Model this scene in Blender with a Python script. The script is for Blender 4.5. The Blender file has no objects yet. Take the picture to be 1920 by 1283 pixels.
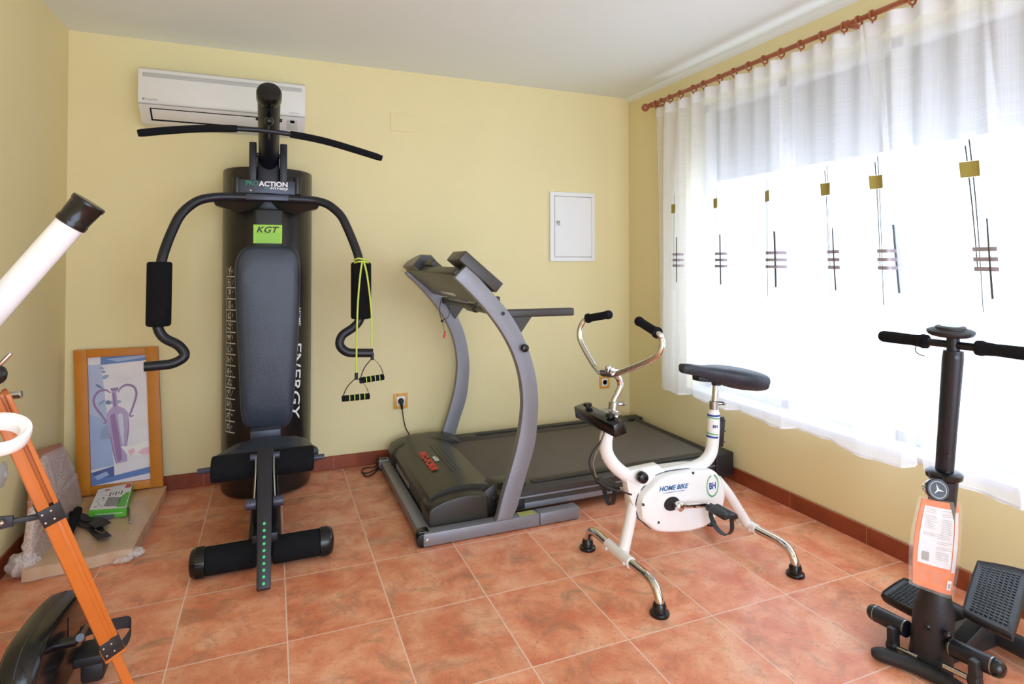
import bpy, bmesh, math, random
from mathutils import Vector, Matrix
random.seed(4)
V = Vector
# ------------------------------------------------------------------ camera
FPX, CX, CY = 1099.303, 960.0, 472.96
CAM = V((1.0066, -3.7560, 1.2724)); YAW, PITCH = 0.3883, 0.0155
FW = V((math.sin(YAW)*math.cos(PITCH), math.cos(YAW)*math.cos(PITCH), math.sin(PITCH)))
RT = V((math.cos(YAW), -math.sin(YAW), 0)); UP = RT.cross(FW)
cam_d = bpy.data.cameras.new('camera'); cam = bpy.data.objects.new('camera', cam_d)
bpy.context.scene.collection.objects.link(cam)
cam_d.sensor_width = 36; cam_d.sensor_fit = 'HORIZONTAL'; cam_d.lens = FPX/1920*36
cam_d.shift_x = 0; cam_d.shift_y = -(641.5-CY)/1920; cam_d.clip_start = .02
cam.matrix_world = Matrix(((RT.x, UP.x, -FW.x, CAM.x), (RT.y, UP.y, -FW.y, CAM.y), (RT.z, UP.z, -FW.z, CAM.z), (0, 0, 0, 1)))
sc = bpy.context.scene; sc.camera = cam
W, H, HB = 3.4956, 2.5, .0814      # room width, height, baseboard height
YR = -5.6                          # rear wall
# ------------------------------------------------------------------ light
sc.view_settings.view_transform = 'Standard'; sc.view_settings.look = 'None'
sc.view_settings.gamma = 1; sc.view_settings.exposure = 0.60
try: sc.cycles.use_denoising = True
except Exception: pass
sc.cycles.max_bounces = 10; sc.cycles.diffuse_bounces = 6; sc.cycles.transparent_max_bounces = 16
world = bpy.data.worlds.new('sky'); sc.world = world; world.use_nodes = True
wb = world.node_tree.nodes['Background']; wb.inputs[0].default_value = (.80, .96, 1.2, 1); wb.inputs[1].default_value = 3.6
def area(name, loc, rot, sx, sy, power, col=(1, 1, 1)):
    l = bpy.data.lights.new(name, 'AREA'); l.shape = 'RECTANGLE'; l.size = sx; l.size_y = sy; l.energy = power; l.color = col
    o = bpy.data.objects.new(name, l); sc.collection.objects.link(o); o.location = loc; o.rotation_euler = rot
    return o
# daylight outside the big window in the right wall and outside the opening in the rear wall
for o in (area('window_daylight', (W+.26, -1.955, 1.376), (0, math.radians(90), 0), 1.84, 2.58, 1), area('rear_daylight', (1.775, YR-.1, 1.15), (math.radians(90), 0, 0), 3.05, 2.3, 1)):
    o.data.cycles.is_portal = True

def at(px, py, x=None, y=None, z=None):
    """where the sight line of a photo pixel meets the plane x=, y= or z="""
    r = FW + RT*((px-CX)/FPX) - UP*((py-CY)/FPX)
    i, v = (0, x) if x is not None else ((1, y) if y is not None else (2, z))
    return CAM + r*((v-CAM[i])/r[i])
def proj(p):
    d = V(p)-CAM; k = FPX/d.dot(FW)
    return CX+k*d.dot(RT), CY-k*d.dot(UP)
# ------------------------------------------------------------------ materials
def srgb(r, g, b):
    f = lambda c: (c/255/12.92) if c/255 <= .04045 else ((c/255+.055)/1.055)**2.4
    return (f(r), f(g), f(b), 1)
def N(nt, t, **k):
    n = nt.nodes.new(t)
    for a, v in k.items(): setattr(n, a, v)
    return n
def mat(name, col, rough=.5, metal=0, bump=0, bscale=200, var=0, vscale=3, coat=0, spec=.5):
    m = bpy.data.materials.new(name); m.use_nodes = True; nt = m.node_tree; p = nt.nodes['Principled BSDF']
    c = srgb(*col); p.inputs['Base Color'].default_value = c
    p.inputs['Roughness'].default_value = rough; p.inputs['Metallic'].default_value = metal
    p.inputs['Coat Weight'].default_value = coat; p.inputs['Specular IOR Level'].default_value = spec
    tc = N(nt, 'ShaderNodeTexCoord')
    if var:
        n = N(nt, 'ShaderNodeTexNoise'); n.inputs['Scale'].default_value = vscale; n.inputs['Detail'].default_value = 5
        nt.links.new(tc.outputs['Object'], n.inputs['Vector'])
        r = N(nt, 'ShaderNodeValToRGB'); r.color_ramp.elements[0].position = .3; r.color_ramp.elements[1].position = .7
        r.color_ramp.elements[0].color = tuple(x*(1-var) for x in c[:3])+(1,); r.color_ramp.elements[1].color = tuple(min(1, x*(1+var)) for x in c[:3])+(1,)
        nt.links.new(n.outputs['Fac'], r.inputs['Fac']); nt.links.new(r.outputs['Color'], p.inputs['Base Color'])
    if bump:
        n = N(nt, 'ShaderNodeTexNoise'); n.inputs['Scale'].default_value = bscale; n.inputs['Detail'].default_value = 3
        nt.links.new(tc.outputs['Object'], n.inputs['Vector'])
        b = N(nt, 'ShaderNodeBump'); b.inputs['Strength'].default_value = bump; b.inputs['Distance'].default_value = .01
        nt.links.new(n.outputs['Fac'], b.inputs['Height']); nt.links.new(b.outputs['Normal'], p.inputs['Normal'])
    return m
M = {}
M['wall'] = mat('yellow_paint', (234, 220, 170), .75, bump=.08, bscale=60, var=.02, vscale=1.5, spec=.25)
M['ceil'] = mat('white_ceiling_paint', (234, 240, 237), .8, bump=.04, bscale=50, spec=.2)
M['black'] = mat('satin_black_paint', (24, 26, 35), .38, var=.1, vscale=8)
M['blackg'] = mat('gloss_black_plastic', (17, 17, 19), .22, var=.1, vscale=10)
M['shroud'] = mat('shroud_black', (30, 26, 26), .3, var=.08, vscale=5)
M['vinyl'] = mat('dark_vinyl', (44, 52, 66), .36, bump=.12, bscale=180, var=.12, vscale=7)
M['foam'] = mat('black_foam', (24, 25, 28), .95, bump=.5, bscale=320, var=.12, vscale=30, spec=.2)
M['bplast'] = mat('matt_black_plastic', (30, 30, 32), .5, bump=.08, bscale=150, var=.1, vscale=12)
M['steel_dk'] = mat('slate_painted_steel', (62, 66, 82), .35, metal=.2, var=.05)
M['chrome'] = mat('chrome', (215, 213, 210), .09, metal=1)
M['steel'] = mat('brushed_steel', (180, 178, 172), .3, metal=1)
M['silver'] = mat('silver_grey_paint', (136, 136, 142), .42, metal=.35, var=.04, vscale=12)
M['hood'] = mat('charcoal_hood_plastic', (46, 43, 36), .33, bump=.06, bscale=250, var=.06, vscale=6)
M['belt'] = mat('treadmill_belt', (92, 84, 76), .62, bump=.15, bscale=350, var=.1, vscale=4)
M['rail'] = mat('dark_rail_plastic', (60, 56, 52), .4, var=.06)
M['white'] = mat('white_enamel', (238, 236, 232), .25, coat=.3, var=.02, vscale=9)
M['wplast'] = mat('white_plastic', (238, 238, 236), .4, var=.01)
M['acw'] = mat('air_conditioner_plastic', (228, 226, 220), .4, var=.01)
M['acg'] = mat('grey_vent_plastic', (150, 150, 148), .5, var=.03)
M['wood'] = mat('orange_varnished_wood', (190, 102, 34), .4, bump=.05, bscale=30, var=.08, vscale=9, coat=.2)
M['frame'] = mat('amber_frame_wood', (198, 122, 24), .5, bump=.05, bscale=60, var=.06, vscale=14)
M['sockf'] = mat('honey_socket_frame', (228, 168, 70), .4, var=.04, vscale=40)
M['rodw'] = mat('mahogany_rod_wood', (158, 88, 52), .4, bump=.05, bscale=60, var=.12, vscale=18, coat=.2)
M['base'] = mat('glazed_brown_skirting', (140, 66, 38), .38, bump=.08, bscale=50, var=.22, vscale=9)
M['green'] = mat('green_print', (96, 190, 60), .5)
M['lime'] = mat('lime_sticker', (160, 215, 60), .5, var=.03)
M['limec'] = mat('lime_rubber_tube', (205, 225, 95), .5)
M['gdot'] = mat('mint_dots', (70, 215, 130), .5)
M['gtext'] = mat('green_lettering', (30, 150, 95), .5)
M['wtext'] = mat('white_lettering', (245, 245, 245), .5)
M['rtext'] = mat('red_lettering', (225, 60, 40), .5)
M['btext'] = mat('blue_lettering', (35, 105, 160), .5)
M['blue'] = mat('blue_stripe', (35, 70, 150), .4)
M['grn2'] = mat('green_stripe', (70, 165, 95), .4)
M['orange'] = mat('orange_print', (226, 112, 44), .45, var=.08, vscale=20)
M['paper'] = mat('pale_print', (222, 222, 226), .35, var=.04, vscale=20, coat=.5)
M['gtextl'] = mat('grey_small_print', (150, 145, 150), .5)
M['card'] = mat('brown_cardboard', (205, 168, 130), .45, bump=.2, bscale=40, var=.1, vscale=6, coat=.5)
M['cable'] = mat('black_cable', (18, 18, 20), .45)
M['red'] = mat('red_plastic', (215, 60, 45), .4)
M['grey'] = mat('grey_cloth', (88, 92, 104), .9, bump=.3, bscale=100)
M['seam'] = mat('slate_seam', (60, 66, 80), .5)
M['glassd'] = mat('dark_display', (14, 16, 20), .12)
M['disp'] = mat('grey_display', (120, 128, 126), .2)
M['motg'] = mat('gold_applique', (168, 154, 76), .8)
M['motb'] = mat('mauve_grey_ribbon', (172, 162, 172), .8)
M['motl'] = mat('dark_embroidery_thread', (84, 92, 92), .8)
M['alu'] = mat('white_aluminium', (225, 226, 228), .4)
M['shut'] = mat('pale_shutter_slats', (118, 117, 114), .6)

def glass(name, col, rough, alpha, bump=0, bscale=80):
    m = bpy.data.materials.new(name); m.use_nodes = True; nt = m.node_tree; nt.nodes.clear()
    out = N(nt, 'ShaderNodeOutputMaterial'); mx = N(nt, 'ShaderNodeMixShader'); tr = N(nt, 'ShaderNodeBsdfTransparent'); pb = N(nt, 'ShaderNodeBsdfPrincipled')
    pb.inputs['Base Color'].default_value = srgb(*col); pb.inputs['Roughness'].default_value = rough
    mx.inputs[0].default_value = alpha
    nt.links.new(tr.outputs[0], mx.inputs[1]); nt.links.new(pb.outputs[0], mx.inputs[2]); nt.links.new(mx.outputs[0], out.inputs[0])
    if bump:
        tc = N(nt, 'ShaderNodeTexCoord'); n = N(nt, 'ShaderNodeTexVoronoi'); n.inputs['Scale'].default_value = bscale
        nt.links.new(tc.outputs['Object'], n.inputs['Vector'])
        b = N(nt, 'ShaderNodeBump'); b.inputs['Strength'].default_value = bump; b.inputs['Distance'].default_value = .01
        nt.links.new(n.outputs['Distance'], b.inputs['Height']); nt.links.new(b.outputs['Normal'], pb.inputs['Normal'])
        r = N(nt, 'ShaderNodeMapRange'); r.inputs[1].default_value = .1; r.inputs[2].default_value = .6; r.inputs[3].default_value = alpha*.75; r.inputs[4].default_value = min(1, alpha*1.3)
        nt.links.new(n.outputs['Distance'], r.inputs[0]); nt.links.new(r.outputs[0], mx.inputs[0])
    return m
M['pane'] = glass('window_glass', (235, 240, 240), .05, .08)
M['bubble'] = glass('bubble_wrap_film', (244, 234, 230), .12, .42, .3, 120)
M['film'] = glass('stretch_film', (236, 226, 214), .1, .14, .4, 30)
M['clear'] = glass('clear_plastic', (225, 225, 230), .15, .45)

def curtain_mat():
    m = bpy.data.materials.new('sheer_white_voile'); m.use_nodes = True; nt = m.node_tree; nt.nodes.clear()
    out = N(nt, 'ShaderNodeOutputMaterial'); d = N(nt, 'ShaderNodeBsdfDiffuse'); t = N(nt, 'ShaderNodeBsdfTranslucent'); tr = N(nt, 'ShaderNodeBsdfTransparent')
    d.inputs[0].default_value = (.86, .86, .87, 1); t.inputs[0].default_value = (.9, .9, .91, 1)
    a = N(nt, 'ShaderNodeMixShader'); a.inputs[0].default_value = .36
    b = N(nt, 'ShaderNodeMixShader')
    nt.links.new(d.outputs[0], a.inputs[1]); nt.links.new(t.outputs[0], a.inputs[2])
    tc = N(nt, 'ShaderNodeTexCoord'); mp = N(nt, 'ShaderNodeMapping'); mp.inputs['Scale'].default_value = (1, 260, 3)
    n = N(nt, 'ShaderNodeTexNoise'); n.inputs['Scale'].default_value = 1; n.inputs['Detail'].default_value = 2
    mp2 = N(nt, 'ShaderNodeMapping'); mp2.inputs['Scale'].default_value = (1, 3, 260); n2 = N(nt, 'ShaderNodeTexNoise'); n2.inputs['Scale'].default_value = 1
    for q, w in ((mp, n), (mp2, n2)):
        nt.links.new(tc.outputs['Object'], q.inputs[0]); nt.links.new(q.outputs[0], w.inputs['Vector'])
    ad = N(nt, 'ShaderNodeMath', operation='ADD'); nt.links.new(n.outputs['Fac'], ad.inputs[0]); nt.links.new(n2.outputs['Fac'], ad.inputs[1])
    r = N(nt, 'ShaderNodeMapRange'); r.inputs[1].default_value = .7; r.inputs[2].default_value = 1.3; r.inputs[3].default_value = .66; r.inputs[4].default_value = .75
    nt.links.new(ad.outputs[0], r.inputs[0]); nt.links.new(r.outputs[0], b.inputs[0])
    nt.links.new(tr.outputs[0], b.inputs[1]); nt.links.new(a.outputs[0], b.inputs[2]); nt.links.new(b.outputs[0], out.inputs[0])
    return m
M['voile'] = curtain_mat()
def header_mat():
    m = bpy.data.materials.new('white_header_tape'); m.use_nodes = True; nt = m.node_tree; nt.nodes.clear()
    out = N(nt, 'ShaderNodeOutputMaterial'); d = N(nt, 'ShaderNodeBsdfDiffuse'); t = N(nt, 'ShaderNodeBsdfTranslucent'); a = N(nt, 'ShaderNodeMixShader')
    d.inputs[0].default_value = (.9, .9, .9, 1); t.inputs[0].default_value = (.85, .85, .85, 1); a.inputs[0].default_value = .3
    nt.links.new(d.outputs[0], a.inputs[1]); nt.links.new(t.outputs[0], a.inputs[2]); nt.links.new(a.outputs[0], out.inputs[0])
    return m
M['header'] = header_mat()

def floor_mat():
    m = bpy.data.materials.new('terracotta_floor_tiles'); m.use_nodes = True; nt = m.node_tree; p = nt.nodes['Principled BSDF']; L = nt.links.new
    tc = N(nt, 'ShaderNodeTexCoord'); sp = N(nt, 'ShaderNodeSeparateXYZ'); L(tc.outputs['Object'], sp.inputs[0])
    def math_(op, a, b=None, c=None):
        n = N(nt, 'ShaderNodeMath', operation=op)
        for i, q in enumerate((a, b, c)):
            if q is None: continue
            if isinstance(q, (int, float)): n.inputs[i].default_value = q
            else: L(q, n.inputs[i])
        return n.outputs[0]
    u = math_('DIVIDE', math_('SUBTRACT', sp.outputs[0], .0007), .3537); v = math_('DIVIDE', math_('ADD', sp.outputs[1], .3757), .4216)
    fu = math_('FRACT', u); fv = math_('FRACT', v)
    eu = math_('MULTIPLY', math_('MINIMUM', fu, math_('SUBTRACT', 1, fu)), .3537)
    ev = math_('MULTIPLY', math_('MINIMUM', fv, math_('SUBTRACT', 1, fv)), .4216)
    e = math_('MINIMUM', eu, ev)
    gm = N(nt, 'ShaderNodeMapRange'); gm.inputs[1].default_value = .0016; gm.inputs[2].default_value = .0030; L(e, gm.inputs[0])
    idc = N(nt, 'ShaderNodeCombineXYZ'); L(math_('FLOOR', u), idc.inputs[0]); L(math_('FLOOR', v), idc.inputs[1])
    wn = N(nt, 'ShaderNodeTexWhiteNoise'); wn.noise_dimensions = '3D'; L(idc.outputs[0], wn.inputs['Vector'])
    off = N(nt, 'ShaderNodeVectorMath', operation='MULTIPLY_ADD'); L(wn.outputs['Color'], off.inputs[0]); off.inputs[1].default_value = (7, 7, 7); L(tc.outputs['Object'], off.inputs[2])
    mp = N(nt, 'ShaderNodeMapping'); mp.inputs['Scale'].default_value = (1, 1.0, 1); L(off.outputs[0], mp.inputs[0])
    n1 = N(nt, 'ShaderNodeTexNoise'); n1.inputs['Scale'].default_value = 7; n1.inputs['Detail'].default_value = 9; n1.inputs['Roughness'].default_value = .62; n1.inputs['Distortion'].default_value = .3
    n2 = N(nt, 'ShaderNodeTexNoise'); n2.inputs['Scale'].default_value = 6.5; n2.inputs['Detail'].default_value = 8; n2.inputs['Roughness'].default_value = .7; n2.inputs['Distortion'].default_value = .8
    n3 = N(nt, 'ShaderNodeTexNoise'); n3.inputs['Scale'].default_value = 90; n3.inputs['Detail'].default_value = 4; n3.inputs['Roughness'].default_value = .7
    for n in (n1, n2, n3): L(mp.outputs[0], n.inputs['Vector'])
    sh = N(nt, 'ShaderNodeVectorMath', operation='ADD'); sh.inputs[1].default_value = (3.1, 8.2, 0); L(mp.outputs[0], sh.inputs[0]); L(sh.outputs[0], n2.inputs['Vector'])
    r1 = N(nt, 'ShaderNodeValToRGB'); cr = r1.color_ramp; cr.elements[0].position = .32; cr.elements[1].position = .68
    cr.elements[0].color = srgb(210, 118, 84); cr.elements[1].color = srgb(238, 180, 145)
    k = cr.elements.new(.5); k.color = srgb(227, 150, 113); L(n1.outputs['Fac'], r1.inputs['Fac'])
    r2 = N(nt, 'ShaderNodeMapRange'); r2.inputs[1].default_value = .52; r2.inputs[2].default_value = .74; r2.inputs[3].default_value = 0; r2.inputs[4].default_value = .75; L(n2.outputs['Fac'], r2.inputs[0])
    mx = N(nt, 'ShaderNodeMix', data_type='RGBA'); L(r2.outputs[0], mx.inputs[0]); L(r1.outputs['Color'], mx.inputs[6]); mx.inputs[7].default_value = srgb(136, 108, 86)
    r3 = N(nt, 'ShaderNodeMapRange'); r3.inputs[1].default_value = .57; r3.inputs[2].default_value = .70; r3.inputs[3].default_value = 0; r3.inputs[4].default_value = .55; L(n3.outputs['Fac'], r3.inputs[0])
    mx3 = N(nt, 'ShaderNodeMix', data_type='RGBA'); L(r3.outputs[0], mx3.inputs[0]); L(mx.outputs[2], mx3.inputs[6]); mx3.inputs[7].default_value = srgb(150, 88, 66)
    hs = N(nt, 'ShaderNodeHueSaturation'); tv = N(nt, 'ShaderNodeMapRange'); tv.inputs[3].default_value = .93; tv.inputs[4].default_value = 1.06; L(wn.outputs['Value'], tv.inputs[0]); L(tv.outputs[0], hs.inputs['Value']); L(mx3.outputs[2], hs.inputs['Color'])
    mg = N(nt, 'ShaderNodeMix', data_type='RGBA'); L(gm.outputs[0], mg.inputs[0]); mg.inputs[6].default_value = srgb(232, 200, 180); L(hs.outputs['Color'], mg.inputs[7])
    L(mg.outputs[2], p.inputs['Base Color'])
    rr = N(nt, 'ShaderNodeMapRange'); rr.inputs[3].default_value = .75; rr.inputs[4].default_value = .38; L(gm.outputs[0], rr.inputs[0]); L(rr.outputs[0], p.inputs['Roughness'])
    p.inputs['Specular IOR Level'].default_value = .45
    hh = math_('ADD', gm.outputs[0], math_('MULTIPLY', n1.outputs['Fac'], .35))
    b = N(nt, 'ShaderNodeBump'); b.inputs['Strength'].default_value = .25; b.inputs['Distance'].default_value = .003; L(hh, b.inputs['Height']); L(b.outputs['Normal'], p.inputs['Normal'])
    return m
M['floor'] = floor_mat()
# skirting joints
def base_mat():
    m = M['base']; nt = m.node_tree; p = nt.nodes['Principled BSDF']; L = nt.links.new
    src = p.inputs['Base Color'].links[0].from_socket
    tc = N(nt, 'ShaderNodeTexCoord'); sp = N(nt, 'ShaderNodeSeparateXYZ'); L(tc.outputs['Object'], sp.inputs[0])
    outs = []
    for ax, per, o in ((0, .3537, .0007+.30), (1, .4216, -.22)):
        a = N(nt, 'ShaderNodeMath', operation='SUBTRACT'); L(sp.outputs[ax], a.inputs[0]); a.inputs[1].default_value = o
        d = N(nt, 'ShaderNodeMath', operation='DIVIDE'); L(a.outputs[0], d.inputs[0]); d.inputs[1].default_value = per
        f = N(nt, 'ShaderNodeMath', operation='FRACT'); L(d.outputs[0], f.inputs[0])
        c = N(nt, 'ShaderNodeMath', operation='LESS_THAN'); L(f.outputs[0], c.inputs[0]); c.inputs[1].default_value = .008; outs.append(c.outputs[0])
    s = N(nt, 'ShaderNodeMath', operation='MAXIMUM'); L(outs[0], s.inputs[0]); L(outs[1], s.inputs[1])
    mx = N(nt, 'ShaderNodeMix', data_type='RGBA'); L(s.outputs[0], mx.inputs[0]); L(src, mx.inputs[6]); mx.inputs[7].default_value = srgb(180, 120, 90)
    L(mx.outputs[2], p.inputs['Base Color'])
base_mat()

# ------------------------------------------------------------------ mesh helpers
def BM(): return bmesh.new()
def frame_from(d, up=V((0, 0, 1))):
    d = V(d).normalized(); up = V(up)
    if abs(d.dot(up.normalized())) > .98: up = V((1, 0, 0)) if abs(d.x) < .9 else V((0, 1, 0))
    a = up.cross(d).normalized(); return a, d.cross(a).normalized(), d      # side, up, dir
def _bevel(bm, verts, r, seg):
    if r <= 0: return
    es = {e for v in verts for e in v.link_edges}
    bmesh.ops.bevel(bm, geom=list(es), offset=r, offset_type='OFFSET', segments=seg, profile=.5, affect='EDGES', clamp_overlap=True)
def hexa(bm, c8, r=0, seg=2, mi=0):
    t = bmesh.new(); vs = [t.verts.new(c) for c in c8]
    for f in ((0, 3, 2, 1), (4, 5, 6, 7), (0, 1, 5, 4), (1, 2, 6, 5), (2, 3, 7, 6), (3, 0, 4, 7)): t.faces.new([vs[i] for i in f])
    bmesh.ops.recalc_face_normals(t, faces=t.faces); _bevel(t, list(t.verts), r, seg); join(bm, t, mi)
def join(bm, t, mi=0):
    me = bpy.data.meshes.new('tmp'); t.to_mesh(me); t.free(); n = len(bm.faces); bm.from_mesh(me); bpy.data.meshes.remove(me)
    bm.faces.ensure_lookup_table()
    if mi:
        for f in bm.faces[n:]: f.material_index = mi
def box(bm, lo, hi, r=0, seg=2, mi=0):
    x0, y0, z0 = lo; x1, y1, z1 = hi
    hexa(bm, [(x0, y0, z0), (x1, y0, z0), (x1, y1, z0), (x0, y1, z0), (x0, y0, z1), (x1, y0, z1), (x1, y1, z1), (x0, y1, z1)], r, seg, mi); return bm
def obox(bm, c, U, Vv, Wv, r=0, seg=2, mi=0):
    c, U, Vv, Wv = V(c), V(U), V(Vv), V(Wv)
    hexa(bm, [c+U*a+Vv*b+Wv*d for a, b, d in ((-1, -1, -1), (1, -1, -1), (1, 1, -1), (-1, 1, -1), (-1, -1, 1), (1, -1, 1), (1, 1, 1), (-1, 1, 1))], r, seg, mi); return bm
def beam(bm, p0, p1, w, h, up=(0, 0, 1), r=0, mi=0):
    p0, p1 = V(p0), V(p1); a, b, d = frame_from(p1-p0, V(up)); return obox(bm, (p0+p1)/2, a*w/2, b*h/2, (p1-p0)/2, r, 2, mi)
def fillet(pts, r, n=6):
    pts = [V(p) for p in pts]; out = [pts[0]]
    for i in range(1, len(pts)-1):
        a, b, c = pts[i-1], pts[i], pts[i+1]; la, lc = (a-b).length, (c-b).length; k = min(r, la*.48, lc*.48)
        p, q = b+(a-b)*(k/la), b+(c-b)*(k/lc)
        for j in range(n+1):
            t = j/n; out.append(p*(1-t)**2+b*2*t*(1-t)+q*t*t)
    out.append(pts[-1]); return out
def smooth(pts, n=6):
    pts = [V(p) for p in pts]; out = []; P_ = [pts[0]*2-pts[1]]+pts+[pts[-1]*2-pts[-2]]
    for i in range(1, len(P_)-2):
        a, b, c, d = P_[i-1:i+3]
        for j in range(n):
            t = j/n; out.append(.5*((2*b)+(c-a)*t+(2*a-5*b+4*c-d)*t*t+(3*b-a-3*c+d)*t**3))
    out.append(pts[-1]); return out
def tube(bm, path, r, seg=14, caps=True, closed=False, mi=0, sx=1):
    path = [V(p) for p in path]; n = len(path); rings = []
    rr = r if isinstance(r, (list, tuple)) else [r]*n
    t0 = (path[1]-path[0]).normalized(); a, b, _ = frame_from(t0); pt = t0
    for i, p in enumerate(path):
        if closed: t = (path[(i+1) % n]-path[i-1]).normalized()
        else: t = (path[min(i+1, n-1)]-path[max(i-1, 0)]).normalized()
        q = pt.rotation_difference(t); a = (q @ a).normalized(); a = (a-t*a.dot(t)).normalized(); b = t.cross(a); pt = t
        rings.append([bm.verts.new(p+(a*math.cos(k*2*math.pi/seg)*sx+b*math.sin(k*2*math.pi/seg))*rr[i]) for k in range(seg)])
    fs = []
    for i in range(n if closed else n-1):
        A, B = rings[i], rings[(i+1) % n]
        for k in range(seg): fs.append(bm.faces.new((A[k], A[(k+1) % seg], B[(k+1) % seg], B[k])))
    if caps and not closed: fs.append(bm.faces.new(rings[0][::-1])); fs.append(bm.faces.new(rings[-1]))
    if mi:
        for f in fs: f.material_index = mi
    return bm
def cyl(bm, p0, p1, r, seg=24, bev=0, mi=0, r1=None):
    p0, p1 = V(p0), V(p1); d = (p1-p0); L_ = d.length; d.normalize(); r1 = r if r1 is None else r1
    if bev:
        pp = []; rr = []
        for k in range(4): t = k/3*math.pi/2; pp.append(p0+d*bev*(1-math.sin(t))); rr.append(r-bev*(1-math.cos(math.pi/2-t)) if 0 else r-bev+bev*math.sin(math.pi/2*(k/3)))
        pp = [p0+d*bev*(1-math.cos(k/3*math.pi/2)) for k in range(4)]; rr = [r-bev+bev*math.sin(k/3*math.pi/2) for k in range(4)]
        pp += [p1-d*bev*(1-math.cos(k/3*math.pi/2)) for k in (3, 2, 1, 0)]; rr += [r1-bev+bev*math.sin(k/3*math.pi/2) for k in (3, 2, 1, 0)]
        return lathe(bm, p0, d, [((p-p0).dot(d), q) for p, q in zip(pp, rr)], seg, mi)
    return lathe(bm, p0, d, [(0, r), (L_, r1)], seg, mi)
def lathe(bm, o, d, prof, seg=28, mi=0, sx=1, up=(0, 0, 1), capped=True):
    a, b, d = frame_from(V(d), V(up)); o = V(o)
    rings = [[bm.verts.new(o+d*h+(a*math.cos(k*2*math.pi/seg)*sx+b*math.sin(k*2*math.pi/seg))*max(r, 1e-5)) for k in range(seg)] for h, r in prof]
    fs = []
    for A, B in zip(rings, rings[1:]):
        for k in range(seg): fs.append(bm.faces.new((A[k], A[(k+1) % seg], B[(k+1) % seg], B[k])))
    if capped: fs.append(bm.faces.new(rings[0][::-1])); fs.append(bm.faces.new(rings[-1]))
    if mi:
        for f in fs: f.material_index = mi
    return bm
def ball(bm, c, r, sc_=(1, 1, 1), seg=20, mi=0):
    t = bmesh.new(); bmesh.ops.create_uvsphere(t, u_segments=seg, v_segments=seg//2+2, radius=r)
    for v in t.verts: v.co = V((v.co.x*sc_[0], v.co.y*sc_[1], v.co.z*sc_[2]))+V(c)
    join(bm, t, mi); return bm
def prism(bm, pts, off, r=0, seg=2, mi=0):
    t = bmesh.new(); pts = [V(p) for p in pts]; off = V(off)
    A = [t.verts.new(p) for p in pts]; B = [t.verts.new(p+off) for p in pts]; n = len(pts)
    t.faces.new(A[::-1]); t.faces.new(B)
    for i in range(n): t.faces.new((A[i], A[(i+1) % n], B[(i+1) % n], B[i]))
    bmesh.ops.recalc_face_normals(t, faces=t.faces)
    if r:
        es = [e for e in t.edges if len(e.link_faces) == 2 and any(len(f.verts) == n and n > 4 or (n == 4 and (set(f.verts) == set(A) or set(f.verts) == set(B))) for f in e.link_faces)]
        bmesh.ops.bevel(t, geom=es, offset=r, offset_type='OFFSET', segments=seg, profile=.5, affect='EDGES', clamp_overlap=True)
    join(bm, t, mi); return bm
def ribbon(bm, Ls, Rs, off, r=0, mi=0):
    t = bmesh.new(); off = V(off)
    q = [[t.verts.new(V(p)+o) for p in S] for S, o in ((Ls, V()), (Rs, V()), (Rs, off), (Ls, off))]; n = len(Ls)
    for i in range(n-1):
        for a, b in ((0, 1), (1, 2), (2, 3), (3, 0)): t.faces.new((q[a][i], q[b][i], q[b][i+1], q[a][i+1]))
    t.faces.new([q[k][0] for k in range(4)][::-1]); t.faces.new([q[k][-1] for k in range(4)])
    bmesh.ops.recalc_face_normals(t, faces=t.faces)
    if r:
        es = [e for e in t.edges if e.calc_face_angle(0) > 1.0]
        bmesh.ops.bevel(t, geom=es, offset=r, offset_type='OFFSET', segments=2, profile=.5, affect='EDGES', clamp_overlap=True)
    join(bm, t, mi); return bm
def loft(bm, rings, mi=0, caps=True):
    R_ = [[bm.verts.new(V(p)) for p in r] for r in rings]; n = len(R_[0]); fs = []
    for A, B in zip(R_, R_[1:]):
        for k in range(n): fs.append(bm.faces.new((A[k], A[(k+1) % n], B[(k+1) % n], B[k])))
    if caps: fs.append(bm.faces.new(R_[0][::-1])); fs.append(bm.faces.new(R_[-1]))
    for f in fs: f.material_index = mi
    return bm
def grid(bm, fn, nu, nv, mi=0):
    vs = [[bm.verts.new(fn(i/nu, j/nv)) for j in range(nv+1)] for i in range(nu+1)]
    for i in range(nu):
        for j in range(nv):
            f = bm.faces.new((vs[i][j], vs[i+1][j], vs[i+1][j+1], vs[i][j+1])); f.material_index = mi
    return bm
def poly(bm, pts, mi=0):
    f = bm.faces.new([bm.verts.new(V(p)) for p in pts]); f.material_index = mi; return bm

def obj(name, bm, mats, parent=None, label=None, recalc=True, sharp=38):
    if recalc: bmesh.ops.recalc_face_normals(bm, faces=bm.faces)
    me = bpy.data.meshes.new(name); off = V()
    if parent is not None:
        p = parent
        while p is not None: off += p.location; p = p.parent
        bmesh.ops.translate(bm, verts=bm.verts, vec=-off)
    bm.to_mesh(me); bm.free()
    for m in (mats if isinstance(mats, (list, tuple)) else [mats]): me.materials.append(m)
    for f in me.polygons: f.use_smooth = True
    try: me.set_sharp_from_angle(angle=math.radians(sharp))
    except Exception: pass
    o = bpy.data.objects.new(name, me); sc.collection.objects.link(o)
    if parent is not None: o.parent = parent
    if label: o['label'] = label
    return o
def thing(name, label, cat, loc=(0, 0, 0), group=None):
    o = bpy.data.objects.new(name, None); sc.collection.objects.link(o); o.location = loc; o.empty_display_size = .1
    o['label'] = label; o['category'] = cat
    if group: o['group'] = group
    return o
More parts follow.
